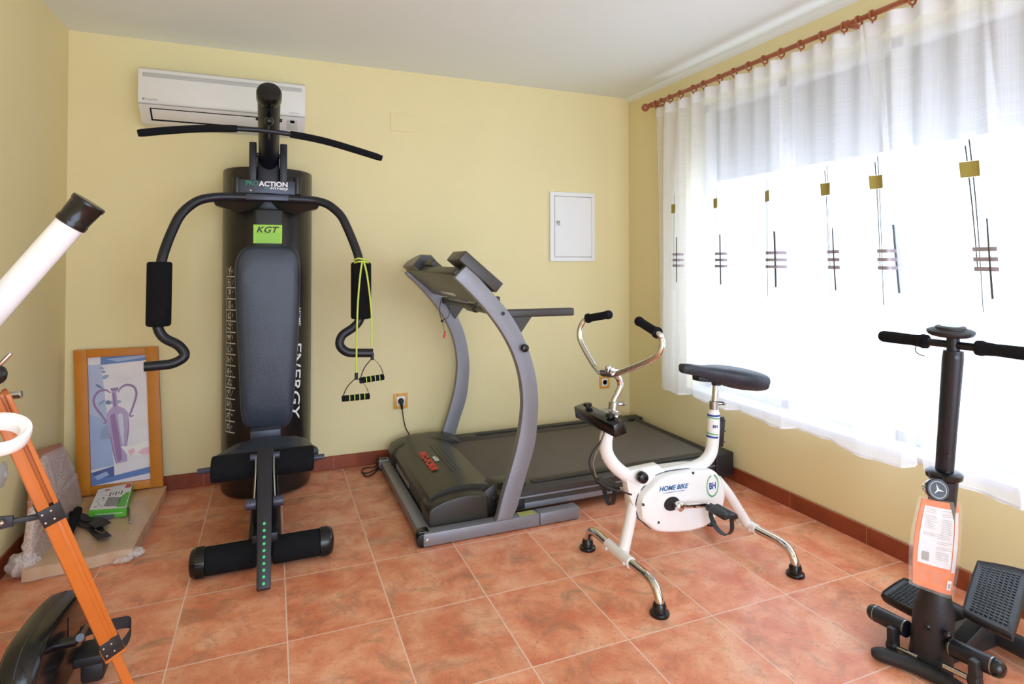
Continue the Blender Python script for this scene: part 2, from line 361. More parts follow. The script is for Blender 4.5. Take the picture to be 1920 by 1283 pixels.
def single(o, label, cat, group=None):
    """a top-level thing made of one mesh: put its origin at its base"""
    o['label'] = label; o['category'] = cat
    if group: o['group'] = group
    vs = o.data.vertices; lo = [min(v.co[i] for v in vs) for i in range(3)]; hi = [max(v.co[i] for v in vs) for i in range(3)]
    c = V(((lo[0]+hi[0])/2, (lo[1]+hi[1])/2, lo[2])); o.data.transform(Matrix.Translation(-c)); o.location = c; return o
def struct(name, bm, m, parent=None, recalc=True):
    o = obj(name, bm, m, parent, recalc=recalc)
    if parent is None: o['kind'] = 'structure'
    return o
def text(s, O, U, Vd, w, h, m, parent, name='lettering', fn=None, shear=0, ext=.0004, space=1.0, bold=0, label=None):
    """lettering fitted in a w x h box whose lower left corner is O, along U and Vd (unit vectors); fn maps (a, b) to a point"""
    cu = bpy.data.curves.new(name, 'FONT'); cu.body = s; cu.shear = shear; cu.space_character = space; cu.offset = bold; cu.resolution_u = 3
    t = bpy.data.objects.new('tmp', cu); sc.collection.objects.link(t); dg = bpy.context.evaluated_depsgraph_get(); dg.update()
    me = bpy.data.meshes.new_from_object(t.evaluated_get(dg)); bpy.data.objects.remove(t); bpy.data.curves.remove(cu)
    bm = bmesh.new(); bm.from_mesh(me); bpy.data.meshes.remove(me)
    x0 = min(v.co.x for v in bm.verts); x1 = max(v.co.x for v in bm.verts); y0 = min(v.co.y for v in bm.verts); y1 = max(v.co.y for v in bm.verts)
    U, Vd = V(U), V(Vd); Nn = U.cross(Vd).normalized()
    for v in bm.verts:
        a = (v.co.x-x0)/(x1-x0)*w; b = (v.co.y-y0)/(y1-y0)*h
        v.co = fn(a, b) if fn else V(O)+U*a+Vd*b+Nn*ext
    return obj(name, bm, m, parent, label, recalc=False)

# ------------------------------------------------------------------ room shell
struct('floor', box(BM(), (-.15, YR-.3, -.1), (W+.3, .15, 0)), M['floor'])
struct('ceiling', box(BM(), (-.15, YR-.3, H), (W+.3, .15, H+.1)), M['ceil'])
struct('wall_back', box(BM(), (-.15, 0, 0), (W+.3, .15, H)), M['wall'])
struct('wall_left', box(BM(), (-.15, YR-.3, 0), (0, 0, H)), M['wall'])
WY0, WY1, WZ0, WZ1 = -.66, -3.25, .452, 2.30          # window opening in the right wall
b = BM(); T = .27
box(b, (W, YR-.3, 0), (W+T, 0, WZ0)); box(b, (W, YR-.3, WZ1), (W+T, 0, H)); box(b, (W, WY0, WZ0), (W+T, 0, WZ1)); box(b, (W, YR-.3, WZ0), (W+T, WY1, WZ1))
struct('wall_right', b, M['wall'])
b = BM(); box(b, (0, YR-.2, 0), (.25, YR, H)); box(b, (3.3, YR-.2, 0), (W, YR, H)); box(b, (.25, YR-.2, 2.3), (3.3, YR, H))
struct('wall_rear', b, M['wall'])
def skirt(name, lo, hi): struct(name, box(BM(), lo, hi, .003, 1), M['base'])
skirt('baseboard_back', (.012, -.012, 0), (W-.012, 0, HB)); skirt('baseboard_left', (0, YR, 0), (.012, 0, HB)); skirt('baseboard_right', (W-.012, YR, 0), (W, 0, HB))
b = BM(); prism(b, [(W, 0, H), (W-.03, 0, H), (W-.026, 0, H-.012), (W-.012, 0, H-.022), (W, 0, H-.03)], (0, YR, 0)); struct('trim_1', b, M['ceil'])
# window: frame, mullions, panes, half lowered shutter, sill
fx = W+.15
b = BM()
for z0, z1 in ((WZ0, WZ0+.055), (WZ1-.055, WZ1)): box(b, (fx, WY1, z0), (fx+.06, WY0, z1), .004)
n = 4
for i in range(n+1):
    y = WY0+(WY1-WY0)*i/n; h = .03 if 0 < i < n else .055
    box(b, (fx, y-h if i < n else y, WZ0), (fx+.06, y+(h if i > 0 else 0), WZ1), .004)
win = struct('window_1', b, M['alu'])
struct('window_pane', box(BM(), (fx+.026, WY1+.01, WZ0+.01), (fx+.032, WY0-.01, WZ1-.01)), M['pane'], win)
b = BM()
z = 1.80
while z < WZ1: box(b, (fx+.085, WY1+.01, z), (fx+.095, WY0-.01, z+.0462), .002, 1); z += .0465
struct('window_shutter', b, M['shut'], win)
struct('window_sill', box(BM(), (W-.004, WY1, WZ0-.018), (W+.15, WY0, WZ0+.006), .003), M['alu'], win)

# sloped blocker added outside to cut off bright sky behind part of the voile
struct('ground', prism(BM(), [(8.0, 2.2, -1.0), (8.0, 3.43, .71), (8.0, 5.1, 2.73), (8.0, 6.5, 3.3), (8.0, 12, 3.6), (8.0, 12, -1.0)], (3, 0, 0)), mat('grey_bank', (150, 152, 160), .9, var=.1))
# ------------------------------------------------------------------ curtain rod with rings, two sheer curtains
RX = W-.10; RZ = 2.338
rod = thing('curtain_rod', 'long dark red wooden curtain pole with a ball finial above the window', 'curtain rod', (RX, -1.9, RZ))
obj('pole', tube(BM(), [(RX, -.40, RZ), (RX, -3.5, RZ)], .0125, 18), M['rodw'], rod)
b = BM(); lathe(b, (RX, -.405, RZ), (0, 1, 0), [(0, .013), (.004, .017), (.012, .017), (.016, .011), (.022, .012), (.028, .022), (.045, .028), (.06, .024), (.07, .013), (.075, .001)], 20)
obj('finial', b, M['rodw'], rod)
b = BM()
for y in (-.43, -1.90, -3.38):
    b = BM(); box(b, (RX+.014, y-.008, RZ-.012), (W, y+.008, RZ+.004), .003); tube(b, [(RX, y-.007, RZ), (RX, y+.007, RZ)], .018, 20); obj('bracket', b, M['rodw'], rod)
CZ0, CZ1 = .44, 2.312
def curt(p, u, z):
    t = max(0, min(1, (z-CZ0)/(CZ1-CZ0)))
    if p == 0: ya, yb, gaps, ox = -.462, -2.165*(1-t)-2.03*t, (0, .185, .42, .655, 1.001), 0
    else: ya, yb, gaps, ox = -2.195*(1-t)-1.975*t, -3.30, (0, .36, .70, 1.001), -.018
    for i in range(len(gaps)-1):
        if gaps[i] <= u < gaps[i+1] or i == len(gaps)-2:
            s = (u-gaps[i])/(gaps[i+1]-gaps[i]); L_ = gaps[i+1]-gaps[i]; break
    d = .018/L_ if i < len(gaps)-2 else .03
    k = math.sin(math.pi/2*min(1, s/(1-d)))**.8 if s < 1-d else math.cos(math.pi/2*min(1, (s-1+d)/d))
    k2 = .25*math.sin(s*math.pi*2.0+i)*math.sin(math.pi*min(1, s))
    amp = .088*(1-t)**.8+.012
    y = ya+(yb-ya)*u
    pl = (.018*t**1.5+.003)*math.sin(y*2*math.pi/.125+p)+.007*math.sin(y*2*math.pi/.31+1+2.2*(1-t))
    x = RX+.028+.022*(1-t)+ox-amp*(k+k2)*(.9)-pl
    return V((min(x, W-.012), y+.008*math.sin(z*3+u*20)*(1-t)*t*2, z))
def ufor(p, y, z):
    lo, hi = 0, 1
    for _ in range(40):
        m = (lo+hi)/2
        if curt(p, m, z).y > y: lo = m
        else: hi = m
    return lo
def patch(b, p, u0, u1, z0, z1, mi, nu=4, nz=1):
    grid(b, lambda a, c: curt(p, u0+(u1-u0)*a, z0+(z1-z0)*c)+V((-.0025, 0, 0)), nu, nz, mi)
def curtain(p, label, motifs, nu):
    b = BM()
    def zz(v):     # header band, body, hem band
        return CZ0+(CZ1-CZ0)*v
    nz = 56
    vs = [[b.verts.new(curt(p, i/nu, zz(j/nz))+V((0, 0, (.006*math.sin(i/nu*40)) if j == 0 else 0))) for j in range(nz+1)] for i in range(nu+1)]
    for i in range(nu):
        for j in range(nz):
            f = b.faces.new((vs[i][j], vs[i+1][j], vs[i+1][j+1], vs[i][j+1])); z = zz((j+.5)/nz)
            f.material_index = 1 if z > CZ1-.075 else 0
    w = .0042
    patch(b, p, 0, .9995, CZ0-.001, CZ0+.009, 1, nu)
    for y in motifs:
        uc = ufor(p, y, 1.6); L_ = abs(curt(p, 1, 1.6).y-curt(p, 0, 1.6).y); m = lambda d: uc-d/L_     # d metres towards +y
        patch(b, p, m(.030), m(-.030), 1.582, 1.640, 2)
        for dd, zt in ((.006, 1.70), (-.006, 1.722)):
            patch(b, p, m(dd+w/2), m(dd-w/2), 1.641, zt, 4, 1, 4)
            patch(b, p, m(dd+w/2), m(dd-w/2), 1.09 if dd < 0 else 1.235, 1.581, 4, 1, 14)
        patch(b, p, m(-.050+w), m(-.050-w), 1.14, 1.425, 4, 1, 10)
        for zb in (1.237, 1.272, 1.308): patch(b, p, m(.018), m(-.078), zb, zb+.015, 3, 8)
    o = obj('sheer_curtain', b, [M['voile'], M['header'], M['motg'], M['motb'], M['motl']], recalc=False, sharp=80)
    single(o, label, 'curtain', 'sheer curtains on the wooden pole')
curtain(0, 'sheer white curtain with five gold squares, nearest the room corner', (-.668, -1.05, -1.442, -1.774, -2.035), 420)
curtain(1, 'sheer white curtain hanging behind the black stepper column and handlebar', (-2.405, -2.80, -3.1), 260)
ys = [-.478, -.545, -.63, -.735, -.86, -.95, -1.085, -1.20, -1.31, -1.42, -1.53, -1.65, -1.77, -1.885, -1.955, -2.02, -2.19, -2.36, -2.53]
for i, y in enumerate(ys):
    b = BM(); tl = .12*math.sin(i*2.3)
    c = V((RX, y, RZ-.006)); tube(b, [c+V((.0215*math.cos(a), .0215*math.sin(tl)*math.sin(a), .0215*math.sin(a))) for a in [k*math.pi/12 for k in range(24)]], .0045, 8, closed=True)
    cyl(b, c+V((0, 0, -.022)), c+V((.0, 0, -.034)), .003, 8)
    o = obj('curtain_ring', b, M['rodw'])
    order = ['end ring by the ball finial'] + [None]*18
    lab = 'small wooden curtain ring on the pole, ' + ('the end one beside the ball finial' if i == 0 else '%s from the ball finial' % ['', 'second', 'third', 'fourth', 'fifth', 'sixth', 'seventh', 'eighth', 'ninth', 'tenth', 'eleventh', 'twelfth', 'thirteenth', 'fourteenth', 'fifteenth', 'sixteenth', 'seventeenth', 'eighteenth', 'nineteenth'][i])
    single(o, lab, 'curtain ring', 'wooden rings on the curtain pole')

# ------------------------------------------------------------------ air conditioner
ac = thing('air_conditioner', 'white wall-mounted air conditioner high behind the black multi gym', 'air conditioner', (.765, 0, 2.0))
x0, x1 = .352, 1.178
prof = [(0, 2.30), (-.165, 2.298), (-.186, 2.285), (-.192, 2.265), (-.196, 2.13), (-.192, 2.105), (-.178, 2.088), (-.105, 2.022), (-.08, 2.012), (0, 2.012)]
obj('casing', prism(BM(), [(x0, y, z) for y, z in prof], (x1-x0, 0, 0), .004), M['acw'], ac)
b = BM()
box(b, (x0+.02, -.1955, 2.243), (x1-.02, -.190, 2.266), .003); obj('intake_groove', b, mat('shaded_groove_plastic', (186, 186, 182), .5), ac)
b = BM(); box(b, (x0+.002, -.1985, 2.098), (x1-.002, -.194, 2.1015)); obj('panel_gap', b, M['acg'], ac)
d = (V((0, -.105, 2.022))-V((0, -.178, 2.088))).normalized(); nn = V((0, d.z, -d.y)); nn = -nn if nn.y > 0 else nn
def acp(x, s, o): return V((x, -.178, 2.088))+d*s+nn*o
b = BM(); L_ = .098
obox(b, (acp(x0+.05, .045, 0)+acp(1.02, .045, 0))/2, V(((1.02-x0-.05)/2, 0, 0)), d*.040, nn*.0015); obj('outlet_slot', b, M['glassd'], ac)
b = BM(); obox(b, (acp(x0+.058, .042, 0)+acp(1.013, .042, 0))/2, V(((1.013-x0-.058)/2, 0, 0)), d*.032, nn*.005, .002); obj('louvre', b, M['acw'], ac)
b = BM(); obox(b, acp(1.11, .04, .0), V((.028, 0, 0)), d*.035, nn*.002, .001); cpn = obj('control_panel', b, mat('light_grey_panel', (206, 206, 200), .4), ac)
b = BM(); obox(b, acp(1.11, .018, .001), V((.012, 0, 0)), d*.009, nn*.002, .001); obj('display', b, M['glassd'], cpn)
text('DAIKIN', (x0+.035, -.1975, 2.118), (1, 0, 0), (0, 0, 1), .055, .010, M['gtextl'], ac, shear=.1)
text('INVERTER', (x1-.085, -.1975, 2.115), (1, 0, 0), (0, 0, 1), .05, .006, M['gtextl'], ac)
b = BM(); poly(b, [(x0+.020, -.1975, 2.118), (x0+.026, -.1975, 2.118), (x0+.034, -.1975, 2.130), (x0+.022, -.1975, 2.130)]); obj('emblem', b, M['gtextl'], ac, recalc=False)
# ------------------------------------------------------------------ wall fittings
o = obj('cover_plate', box(BM(), (1.702, -.004, 2.108), (1.884, 0, 2.224), .0015, 1), M['wall']); single(o, 'thin rectangular junction cover painted yellow high on the back wall', 'cover plate')
eb = thing('fuse_box', 'white metal fuse cabinet with a small lock on the back wall', 'fuse box', (3.01, 0, 1.268))
b = BM()
X0, X1, Z0, Z1 = 2.828, 3.19, 1.272, 1.768
for lo, hi in (((X0, -.02, Z0), (X0+.034, 0, Z1)), ((X1-.026, -.02, Z0), (X1, 0, Z1)), ((X0+.034, -.02, Z1-.03), (X1-.026, 0, Z1)), ((X0+.034, -.02, Z0), (X1-.026, 0, Z0+.03))): box(b, lo, hi, .002, 1)
obj('frame', b, M['wplast'], eb)
dr = obj('door', box(BM(), (X0+.037, -.021, Z0+.033), (X1-.029, -.002, Z1-.033), .001, 1), M['wplast'], eb)
b = BM(); box(b, (X0+.045, -.024, 1.525), (X0+.075, -.0205, 1.56), .001); cyl(b, (X0+.06, -.024, 1.542), (X0+.06, -.033, 1.542), .010, 16, .002); obj('lock', b, M['steel'], dr)
def socket(x0, x1, z0, z1, label):
    t = thing('wall_socket', label, 'socket', ((x0+x1)/2, 0, z0), 'wooden framed wall sockets'); cx_, cz = (x0+x1)/2, (z0+z1)/2; h = (x1-x0)/2
    b = BM(); f = h*.42
    for lo, hi in (((x0, -.012, z0), (x0+f, 0, z1)), ((x1-f, -.012, z0), (x1, 0, z1)), ((x0+f, -.012, z1-f), (x1-f, 0, z1)), ((x0+f, -.012, z0), (x1-f, 0, z0+f))): box(b, lo, hi, .003)
    obj('frame', b, M['sockf'], t)
    b = BM(); box(b, (x0+f, -.010, z0+f), (x1-f, 0, z1-f), .001); pl = obj('plate', b, M['wplast'], t)
    b = BM(); lathe(b, (cx_, -.010, cz), (0, -1, 0), [(0, h*.46), (.0025, h*.46), (.0025, h*.40), (-.006, h*.38), (-.006, .0)], 24); obj('socket_well', b, M['acg'], pl)
    return cx_, cz
c1 = socket(1.728, 1.817, .332, .428, 'wooden framed wall socket with a black plug in it, left of treadmill')
socket(3.237, 3.318, .338, .426, 'empty wooden framed wall socket below the exercise bike handlebar')
pc = thing('power_cord', 'black plug and power cord from the wall socket down behind the treadmill', 'power cord', (c1[0], -.03, 0))
b = BM(); lathe(b, (c1[0], -.008, c1[1]), (0, -1, 0), [(0, .018), (.012, .018), (.022, .014), (.03, .012)], 20); tube(b, smooth([(c1[0], -.034, c1[1]+.004), (c1[0], -.037, c1[1]-.02), (c1[0]+.003, -.036, c1[1]-.045)]), [.011]*7+[.008]*6, 12)
obj('plug', b, M['cable'], pc)
obj('cable', tube(BM(), smooth([(c1[0]+.003, -.036, c1[1]-.045), (1.785, -.035, .27), (1.80, -.032, .21), (1.83, -.028, .15), (1.85, -.026, .06), (1.80, -.03, .006), (1.70, -.04, .006), (1.62, -.06, .006)]), .0035, 8), M['cable'], pc)
b = BM(); loopp = [at(738, 869, z=.008), at(715, 869, z=.008), at(702, 876, z=.008), at(690, 877, z=.008), at(680, 880, z=.008), at(679, 886, z=.008), at(690, 887, z=.010), at(705, 880, z=.012), at(712, 876, z=.012), at(700, 888, z=.008), at(688, 894, z=.008), at(681, 888, z=.008)]
tube(b, smooth(loopp, 5), .004, 8); o = obj('cable_loop', b, M['cable'], pc)

# ------------------------------------------------------------------ framed picture leaning on the back wall
TL, TR = at(139, 657, y=-.016), at(297, 645, y=-.016); BL = at(147, 908, y=-.085); BR = BL+(TR-TL)
BL.z = BR.z = .058
TR = TL+V(((TR-TL).x, 0, (TR-TL).z*.0)); BR = BL+(TR-TL)
Up_ = (TL-BL); hp = Up_.length; Up_.normalize(); Rp = (TR-TL); wp = Rp.length; Rp.normalize(); Np = Rp.cross(Up_).normalized(); Np = Np if Np.y < 0 else -Np
def pp(a, c, o=0): return BL+Rp*a*wp+Up_*c*hp+Np*o
pic = thing('framed_picture', 'framed print of a purple amphora leaning on the wall behind cardboard', 'picture', tuple((BL+BR)/2))
b = BM(); fw, fh = .058/wp, .042/hp
for a0, a1, c0, c1_ in ((0, fw, 0, 1), (1-fw, 1, 0, 1), (fw, 1-fw, 1-fh, 1), (fw, 1-fw, 0, fh)):
    obox(b, pp((a0+a1)/2, (c0+c1_)/2, .007), Rp*wp*(a1-a0)/2, Up_*hp*(c1_-c0)/2, Np*.010, .002)
obj('frame', b, M['frame'], pic)
pc_ = {'bg': (226, 222, 226), 'lav': (178, 188, 218), 'lav2': (160, 178, 214), 'blue': (96, 128, 186), 'blued': (72, 94, 150), 'mau': (150, 118, 166), 'maul': (176, 160, 196), 'mauh': (202, 204, 222), 'pink': (232, 188, 200), 'cream': (236, 232, 228), 'lf': (146, 162, 192), 'lfd': (112, 130, 168)}
pk = list(pc_); PM = [mat('print_'+k, v, .35, var=.06, vscale=9, coat=.4) for k, v in pc_.items()]
b = BM(); lay = [0]
def q(pts, k, close=False):
    lay[0] += 1; poly(b, [pp(fw+(1-2*fw)*x, fh+(1-2*fh)*(1-y), -.002+.00006*lay[0]) for x, y in pts], pk.index(k))
def stroke(pts, w, k):
    P_ = smooth([V((x, y*1.85, 0)) for x, y in pts], 6); n = len(P_); Lp, Rp2 = [], []
    for i, p in enumerate(P_):
        t = (P_[min(i+1, n-1)]-P_[max(i-1, 0)]).normalized(); nn_ = V((-t.y, t.x, 0)); ww = w*(.45+.55*math.sin(math.pi*i/(n-1)))
        Lp.append(p+nn_*ww); Rp2.append(p-nn_*ww)
    lay[0] += 1
    for i in range(n-1): poly(b, [pp(fw+(1-2*fw)*v.x, fh+(1-2*fh)*(1-v.y/1.85), -.002+.00006*lay[0]) for v in (Lp[i], Lp[i+1], Rp2[i+1], Rp2[i])], pk.index(k))
def leaf(x, y, w, h, ang, k):
    pts = []
    for i in range(12):
        t = i/12*2*math.pi; u, v = w*math.cos(t), h*math.sin(t)*(1-.4*math.cos(t)); pts.append((x+u*math.cos(ang)-v*math.sin(ang), y+(u*math.sin(ang)+v*math.cos(ang))/1.85))
    q(pts, k)
q([(0, 0), (1, 0), (1, 1), (0, 1)], 'bg'); q([(0, .06), (.22, .06), (.30, .5), (.38, .86), (0, .88)], 'lav'); q([(0, .45), (.3, .5), (.38, .86), (0, .88)], 'lav2')
q([(.21, .0), (1, .0), (1, .045), (.21, .065)], 'blue'); q([(.30, .02), (1, .0), (1, .02), (.5, .045)], 'lav2')
for x, y, w_, h_, a_, k in ((.23, .09, .04, .02, .3, 'lf'), (.26, .12, .035, .015, .2, 'lfd'), (.29, .16, .06, .028, -.3, 'lf'), (.18, .235, .07, .018, .5, 'lfd'), (.21, .36, .07, .025, -.5, 'lf'), (.33, .365, .06, .03, .1, 'lfd'), (.45, .365, .1, .03, 0, 'lf')): leaf(x, y, w_, h_, a_, k)
q([(.15, .64), (.20, .56), (.33, .53), (.36, .60), (.33, .65)], 'lf')
body = [(.38, .27), (.48, .27), (.46, .29), (.48, .40), (.58, .42), (.65, .46), (.65, .56), (.61, .70), (.60, .84), (.42, .85), (.40, .80), (.33, .62), (.27, .50), (.30, .44), (.39, .40), (.38, .29)]
q(body, 'maul'); q([(.34, .47), (.42, .45), (.48, .62), (.52, .82), (.44, .84), (.38, .66)], 'mau'); q([(.47, .46), (.55, .46), (.57, .60), (.55, .74), (.50, .62)], 'mauh'); q([(.39, .29), (.43, .29), (.45, .40), (.41, .40)], 'mau')
q([(.36, .255), (.50, .25), (.49, .275), (.37, .275)], 'mau')
stroke([(.36, .29), (.28, .265), (.16, .275), (.08, .33), (.10, .39), (.20, .46), (.27, .515), (.22, .525)], .020, 'mau'); stroke([(.49, .29), (.54, .255), (.64, .235), (.76, .255), (.80, .31), (.76, .38), (.70, .45), (.67, .485), (.74, .485)], .020, 'mau')
stroke([(.33, .62), (.38, .76), (.42, .85)], .012, 'mau'); stroke([(.65, .5), (.64, .6), (.60, .72)], .010, 'mau')
q([(.50, .72), (.75, .72), (1, .69), (1, .80), (.62, .80), (.55, .75)], 'cream'); q([(.62, .76), (.72, .74), (.74, .77), (.66, .80)], 'pink'); q([(.78, .78), (.88, .75), (1, .74), (1, .80), (.86, .80)], 'pink')
q([(0, .90), (.38, .865), (.38, .94), (1, .90), (1, .95), (.02, 1), (0, 1)], 'blue'); q([(0, .90), (.38, .865), (.38, .945), (.1, .95)], 'blued'); q([(.05, .93), (.25, .90), (.3, .93), (.1, .96)], 'lav2')
obj('print', b, PM, pic, recalc=False)

# ------------------------------------------------------------------ multi gym
GX = .985
gym = thing('multi_gym', 'tall black home multi gym with curved press arms and padded backrest', 'multi gym', (GX, -.6, 0))
def shy(x):
    t = min(1, abs(x-GX)/.2375); return -.07-.265*max(0, 1-t**2.6)**(1/2.2)
N_ = 48; out = [(GX-.2375*math.cos(math.pi*i/N_),) for i in range(N_+1)]; out = [(x[0], shy(x[0])) for x in out]
obj('weight_shroud', prism(BM(), [(x, y, .012) for x, y in out]+[(GX+.2375, -.03, .012), (GX-.2375, -.03, .012)], (0, 0, 1.768), .006), M['shroud'], gym)
def shp(x, z, o=.0012):
    e = .002; ty = (shy(x+e)-shy(x-e))/(2*e); n_ = V((ty, -1, 0)).normalized(); return V((x, shy(x), z))+n_*o
def shx(px, py):
    best = min(((abs(proj(shp(GX-.235+.47*k/300, at(px, py, y=-.3).z))[0]-px)), GX-.235+.47*k/300) for k in range(301)); return best[1]
# exercise chart and lettering on the shroud
xl = shx(424.5, 600); xr = shx(442, 600)
b = BM()
for k in range(15):
    za = at(430, 520+k*20.9, y=-.27).z; zb = at(430, 520+(k-1)*20.9, y=-.27).z
    hgt = zb-za
    def fr(x0_, x1_, z0_, z1_): grid(b, lambda a, c: shp(x0_+(x1_-x0_)*a, z0_+(z1_-z0_)*c), 2, 1)
    fr(xl, xr, za, za+.006); fr(xl, xl+.0016, za, zb)
    fr(xl+.022, xl+.0236, za, zb)
    rnd = random.Random(k)
    for _ in range(9):
        cx_ = xl+.006+rnd.random()*.012; cz = za+hgt*(.25+.6*rnd.random()); w_ = .002+.006*rnd.random(); fr(cx_, cx_+w_, cz, cz+.0022+.003*rnd.random())
        fr(cx_+w_/2, cx_+w_/2+.0018, cz-.006, cz)
    for _ in range(3):
        cx_ = xl+.026+rnd.random()*.008; cz = za+hgt*(.2+.5*rnd.random()); fr(cx_, cx_+.0016, cz, cz+.01)
obj('exercise_chart', b, mat('pale_chart_print', (205, 200, 190), .5), gym, recalc=False)
x_e = shx(549, 700); z_top = at(556, 640, y=-.3).z; z_bot = at(556, 787, y=-.3).z
hh = shx(565, 700)-x_e
text('ENERGY', None, (0, 0, -1), (1, 0, 0), z_top-z_bot, hh, M['wtext'], gym, fn=lambda a, c: shp(x_e+c-.010*(a/(z_top-z_bot)), z_top-a, .0015), shear=.25, bold=.01)
x_h = shx(560, 590); text('HOME', None, (0, 0, -1), (1, 0, 0), .1, .012, M['wtext'], gym, fn=lambda a, c: shp(x_h+c, at(560, 578, y=-.3).z-a, .0015), bold=.01)
# mast posts, boom, head
b = BM()
for s in (-1, 1): b = BM(); box(b, (GX+s*.075-.018, -.41, 1.58), (GX+s*.075+.018, -.345, 1.898), .004); obj('mast_post', b, M['black'], gym)
b = BM(); box(b, (GX-.055, -.36, 1.5), (GX+.055, -.14, 1.84), .006); obj('mast_core', b, M['black'], gym)
bp0, bp1 = V((GX+.002, -.30, 1.79)), V((GX+.004, -.80, 2.035)); bd = (bp1-bp0).normalized()
b = BM(); cyl(b, bp0, bp1, .050, 32); obj('boom', b, M['black'], gym)
b = BM(); lathe(b, bp1-bd*.012, bd, [(0, .052), (.006, .0555), (.05, .0555), (.062, .050), (.068, .035), (.071, .001)], 32); obj('boom_end_cap', b, M['blackg'], gym)
b = BM()
for s in (-1, 1):
    for k, r_ in ((.10, .012), (.40, .009)): b = BM(); cyl(b, bp0+bd*k+V((s*.045, 0, 0)), bp0+bd*k+V((s*.060, 0, 0)), r_, 12, .002); obj('bolt', b, M['black'], gym)
# pulley bumper and hook
pb = V((GX+.006, -.70, 1.955)); LB = V((GX+.006, -.86, 1.845))
cbs = at(504, 227, y=-.855); b = BM(); ball(b, cbs, .021); cyl(b, cbs, cbs+V((0, .10, .055)), .012, 14); cyl(b, cbs, at(503, 243, y=-.855), .006, 10)
obj('cable_stop', b, M['blackg'], gym)
# lat bar, hangs from the boom cable
la, lm, lb_ = at(258, 250, y=-.89), V((GX+.005, -.85, 1.842)), at(716, 297, y=-.82)
lat = thing('lat_pulldown_bar', 'long curved black pulldown bar with foam grips hanging across the gym boom', 'pulldown bar', tuple(lm))
def latp(px, py, t): return at(px, py, y=-.89+.07*t)
lp = smooth([latp(258, 250, 0), latp(300, 246, .1), latp(350, 242.5, .2), latp(400, 241, .3), latp(455, 242, .42), latp(503, 246, .54), latp(555, 253.5, .65), latp(610, 265, .77), latp(665, 281, .88), latp(716, 297, 1)], 5)
n = len(lp); i1, i2 = int(n*.445), int(n*.645)
obj('bar', tube(BM(), lp[1:-1], .0115, 16), M['black'], lat)
b = BM(); tube(b, lp[:i1], [.014]+[.0165]*(i1-2)+[.0155], 18); obj('foam_grip', b, M['foam'], lat)
b = BM(); k = n-i2; tube(b, lp[i2:], [.0155]+[.0165]*(k-2)+[.014], 18); obj('foam_grip', b, M['foam'], lat)
b = BM(); tube(b, [lm+V((0, .012*math.cos(a), .012+.018*math.sin(a))) for a in [j*math.pi/8 for j in range(16)]], .0035, 8, closed=True); obj('hook_ring', b, M['black'], lat)
# bracket with logo, crossbar, arms
ya = -.46
b = BM(); c0, c1_ = at(448, 336, y=ya), at(554, 371, y=ya); box(b, (c0.x, ya, c1_.z), (c1_.x, ya+.06, c0.z), .003)
br = obj('arm_bracket', b, M['steel_dk'], gym)
b = BM()
for px in (444, 558): b = BM(); p = at(px, 332, y=ya); cyl(b, (p.x, ya+.015, at(px, 365, y=ya).z), (p.x, ya+.015, p.z), .020, 20, .003); obj('pivot_sleeve', b, M['black'], br)
b = BM()
for px in (470, 534): b = BM(); p = at(px, 357, y=ya); lathe(b, (p.x, ya, p.z), (0, -1, 0), [(0, .006), (.003, .006), (.005, .003)], 14); obj('screw', b, M['steel'], br)
p = at(461, 343+5, y=ya-.001); wt = at(540, 348, y=ya).x-p.x; hz = .027
text('PRO', (p.x, ya, p.z), (1, 0, 0), (0, 0, 1), wt*.29, hz, M['gtext'], br); text('ACTION', (p.x+wt*.30, ya, p.z), (1, 0, 0), (0, 0, 1), wt*.69, hz, M['wtext'], br, bold=.03)
text('BH', (p.x+wt*.44, ya, p.z-.014), (1, 0, 0), (0, 0, 1), wt*.12, .010, M['gtext'], br, bold=.02); text('FITNESS', (p.x+wt*.58, ya, p.z-.014), (1, 0, 0), (0, 0, 1), wt*.42, .010, M['wtext'], br, bold=.03)
b = BM(); c0, c1_ = at(461, 363, y=ya-.03), at(541, 377, y=ya-.03); box(b, (c0.x, ya-.03, c1_.z), (c1_.x, ya+.02, c0.z), .003); obj('crossbar_plate', b, M['steel_dk'], gym)
# under-bracket cam plates
b = BM()
for s in (-1, 1):
    b = BM(); prism(b, [V((GX+s*.02, -.42, 1.585)), V((GX+s*.26, -.42, 1.582)), V((GX+s*.25, -.40, 1.560)), V((GX+s*.14, -.38, 1.525)), V((GX+s*.05, -.38, 1.555))], (0, .10, 0), .003); obj('cam_plate', b, M['hood'], gym)
def arm(px, side):
    pts = [at(x_, y_, y=yy) for x_, y_, yy in px]; o = obj('press_arm', tube(BM(), fillet(pts, .06, 7), .0225, 20), M['black'], gym); return o, pts
AL, ptsL = arm([(500, 370, -.465), (410, 369, -.47), (372, 374, -.49), (338, 400, -.52), (315, 450, -.56), (301, 492, -.60), (297, 552, -.60), (295, 616, -.60), (306, 634, -.60), (337, 648, -.61), (350, 668, -.62), (325, 683, -.63), (270, 688, -.64)], 0)
AR, ptsR = arm([(500, 370, -.465), (590, 376, -.47), (614, 382, -.49), (640, 403, -.52), (660, 447, -.56), (675, 488, -.60), (677, 545, -.60), (676, 600, -.60), (664, 614, -.60), (640, 629, -.61), (635, 648, -.62), (650, 662, -.63), (699, 662, -.64)], 1)
for A, (x0_, y0_, x1_, y1_) in ((AL, (299.5, 491, 297, 612)), (AR, (677, 492, 677, 598))):
    p0, p1 = at(x0_, y0_, y=-.60), at(x1_, y1_, y=-.60); b = BM(); cyl(b, p0, p1, .052, 28, .012); obj('foam_grip', b, M['foam'], gym)
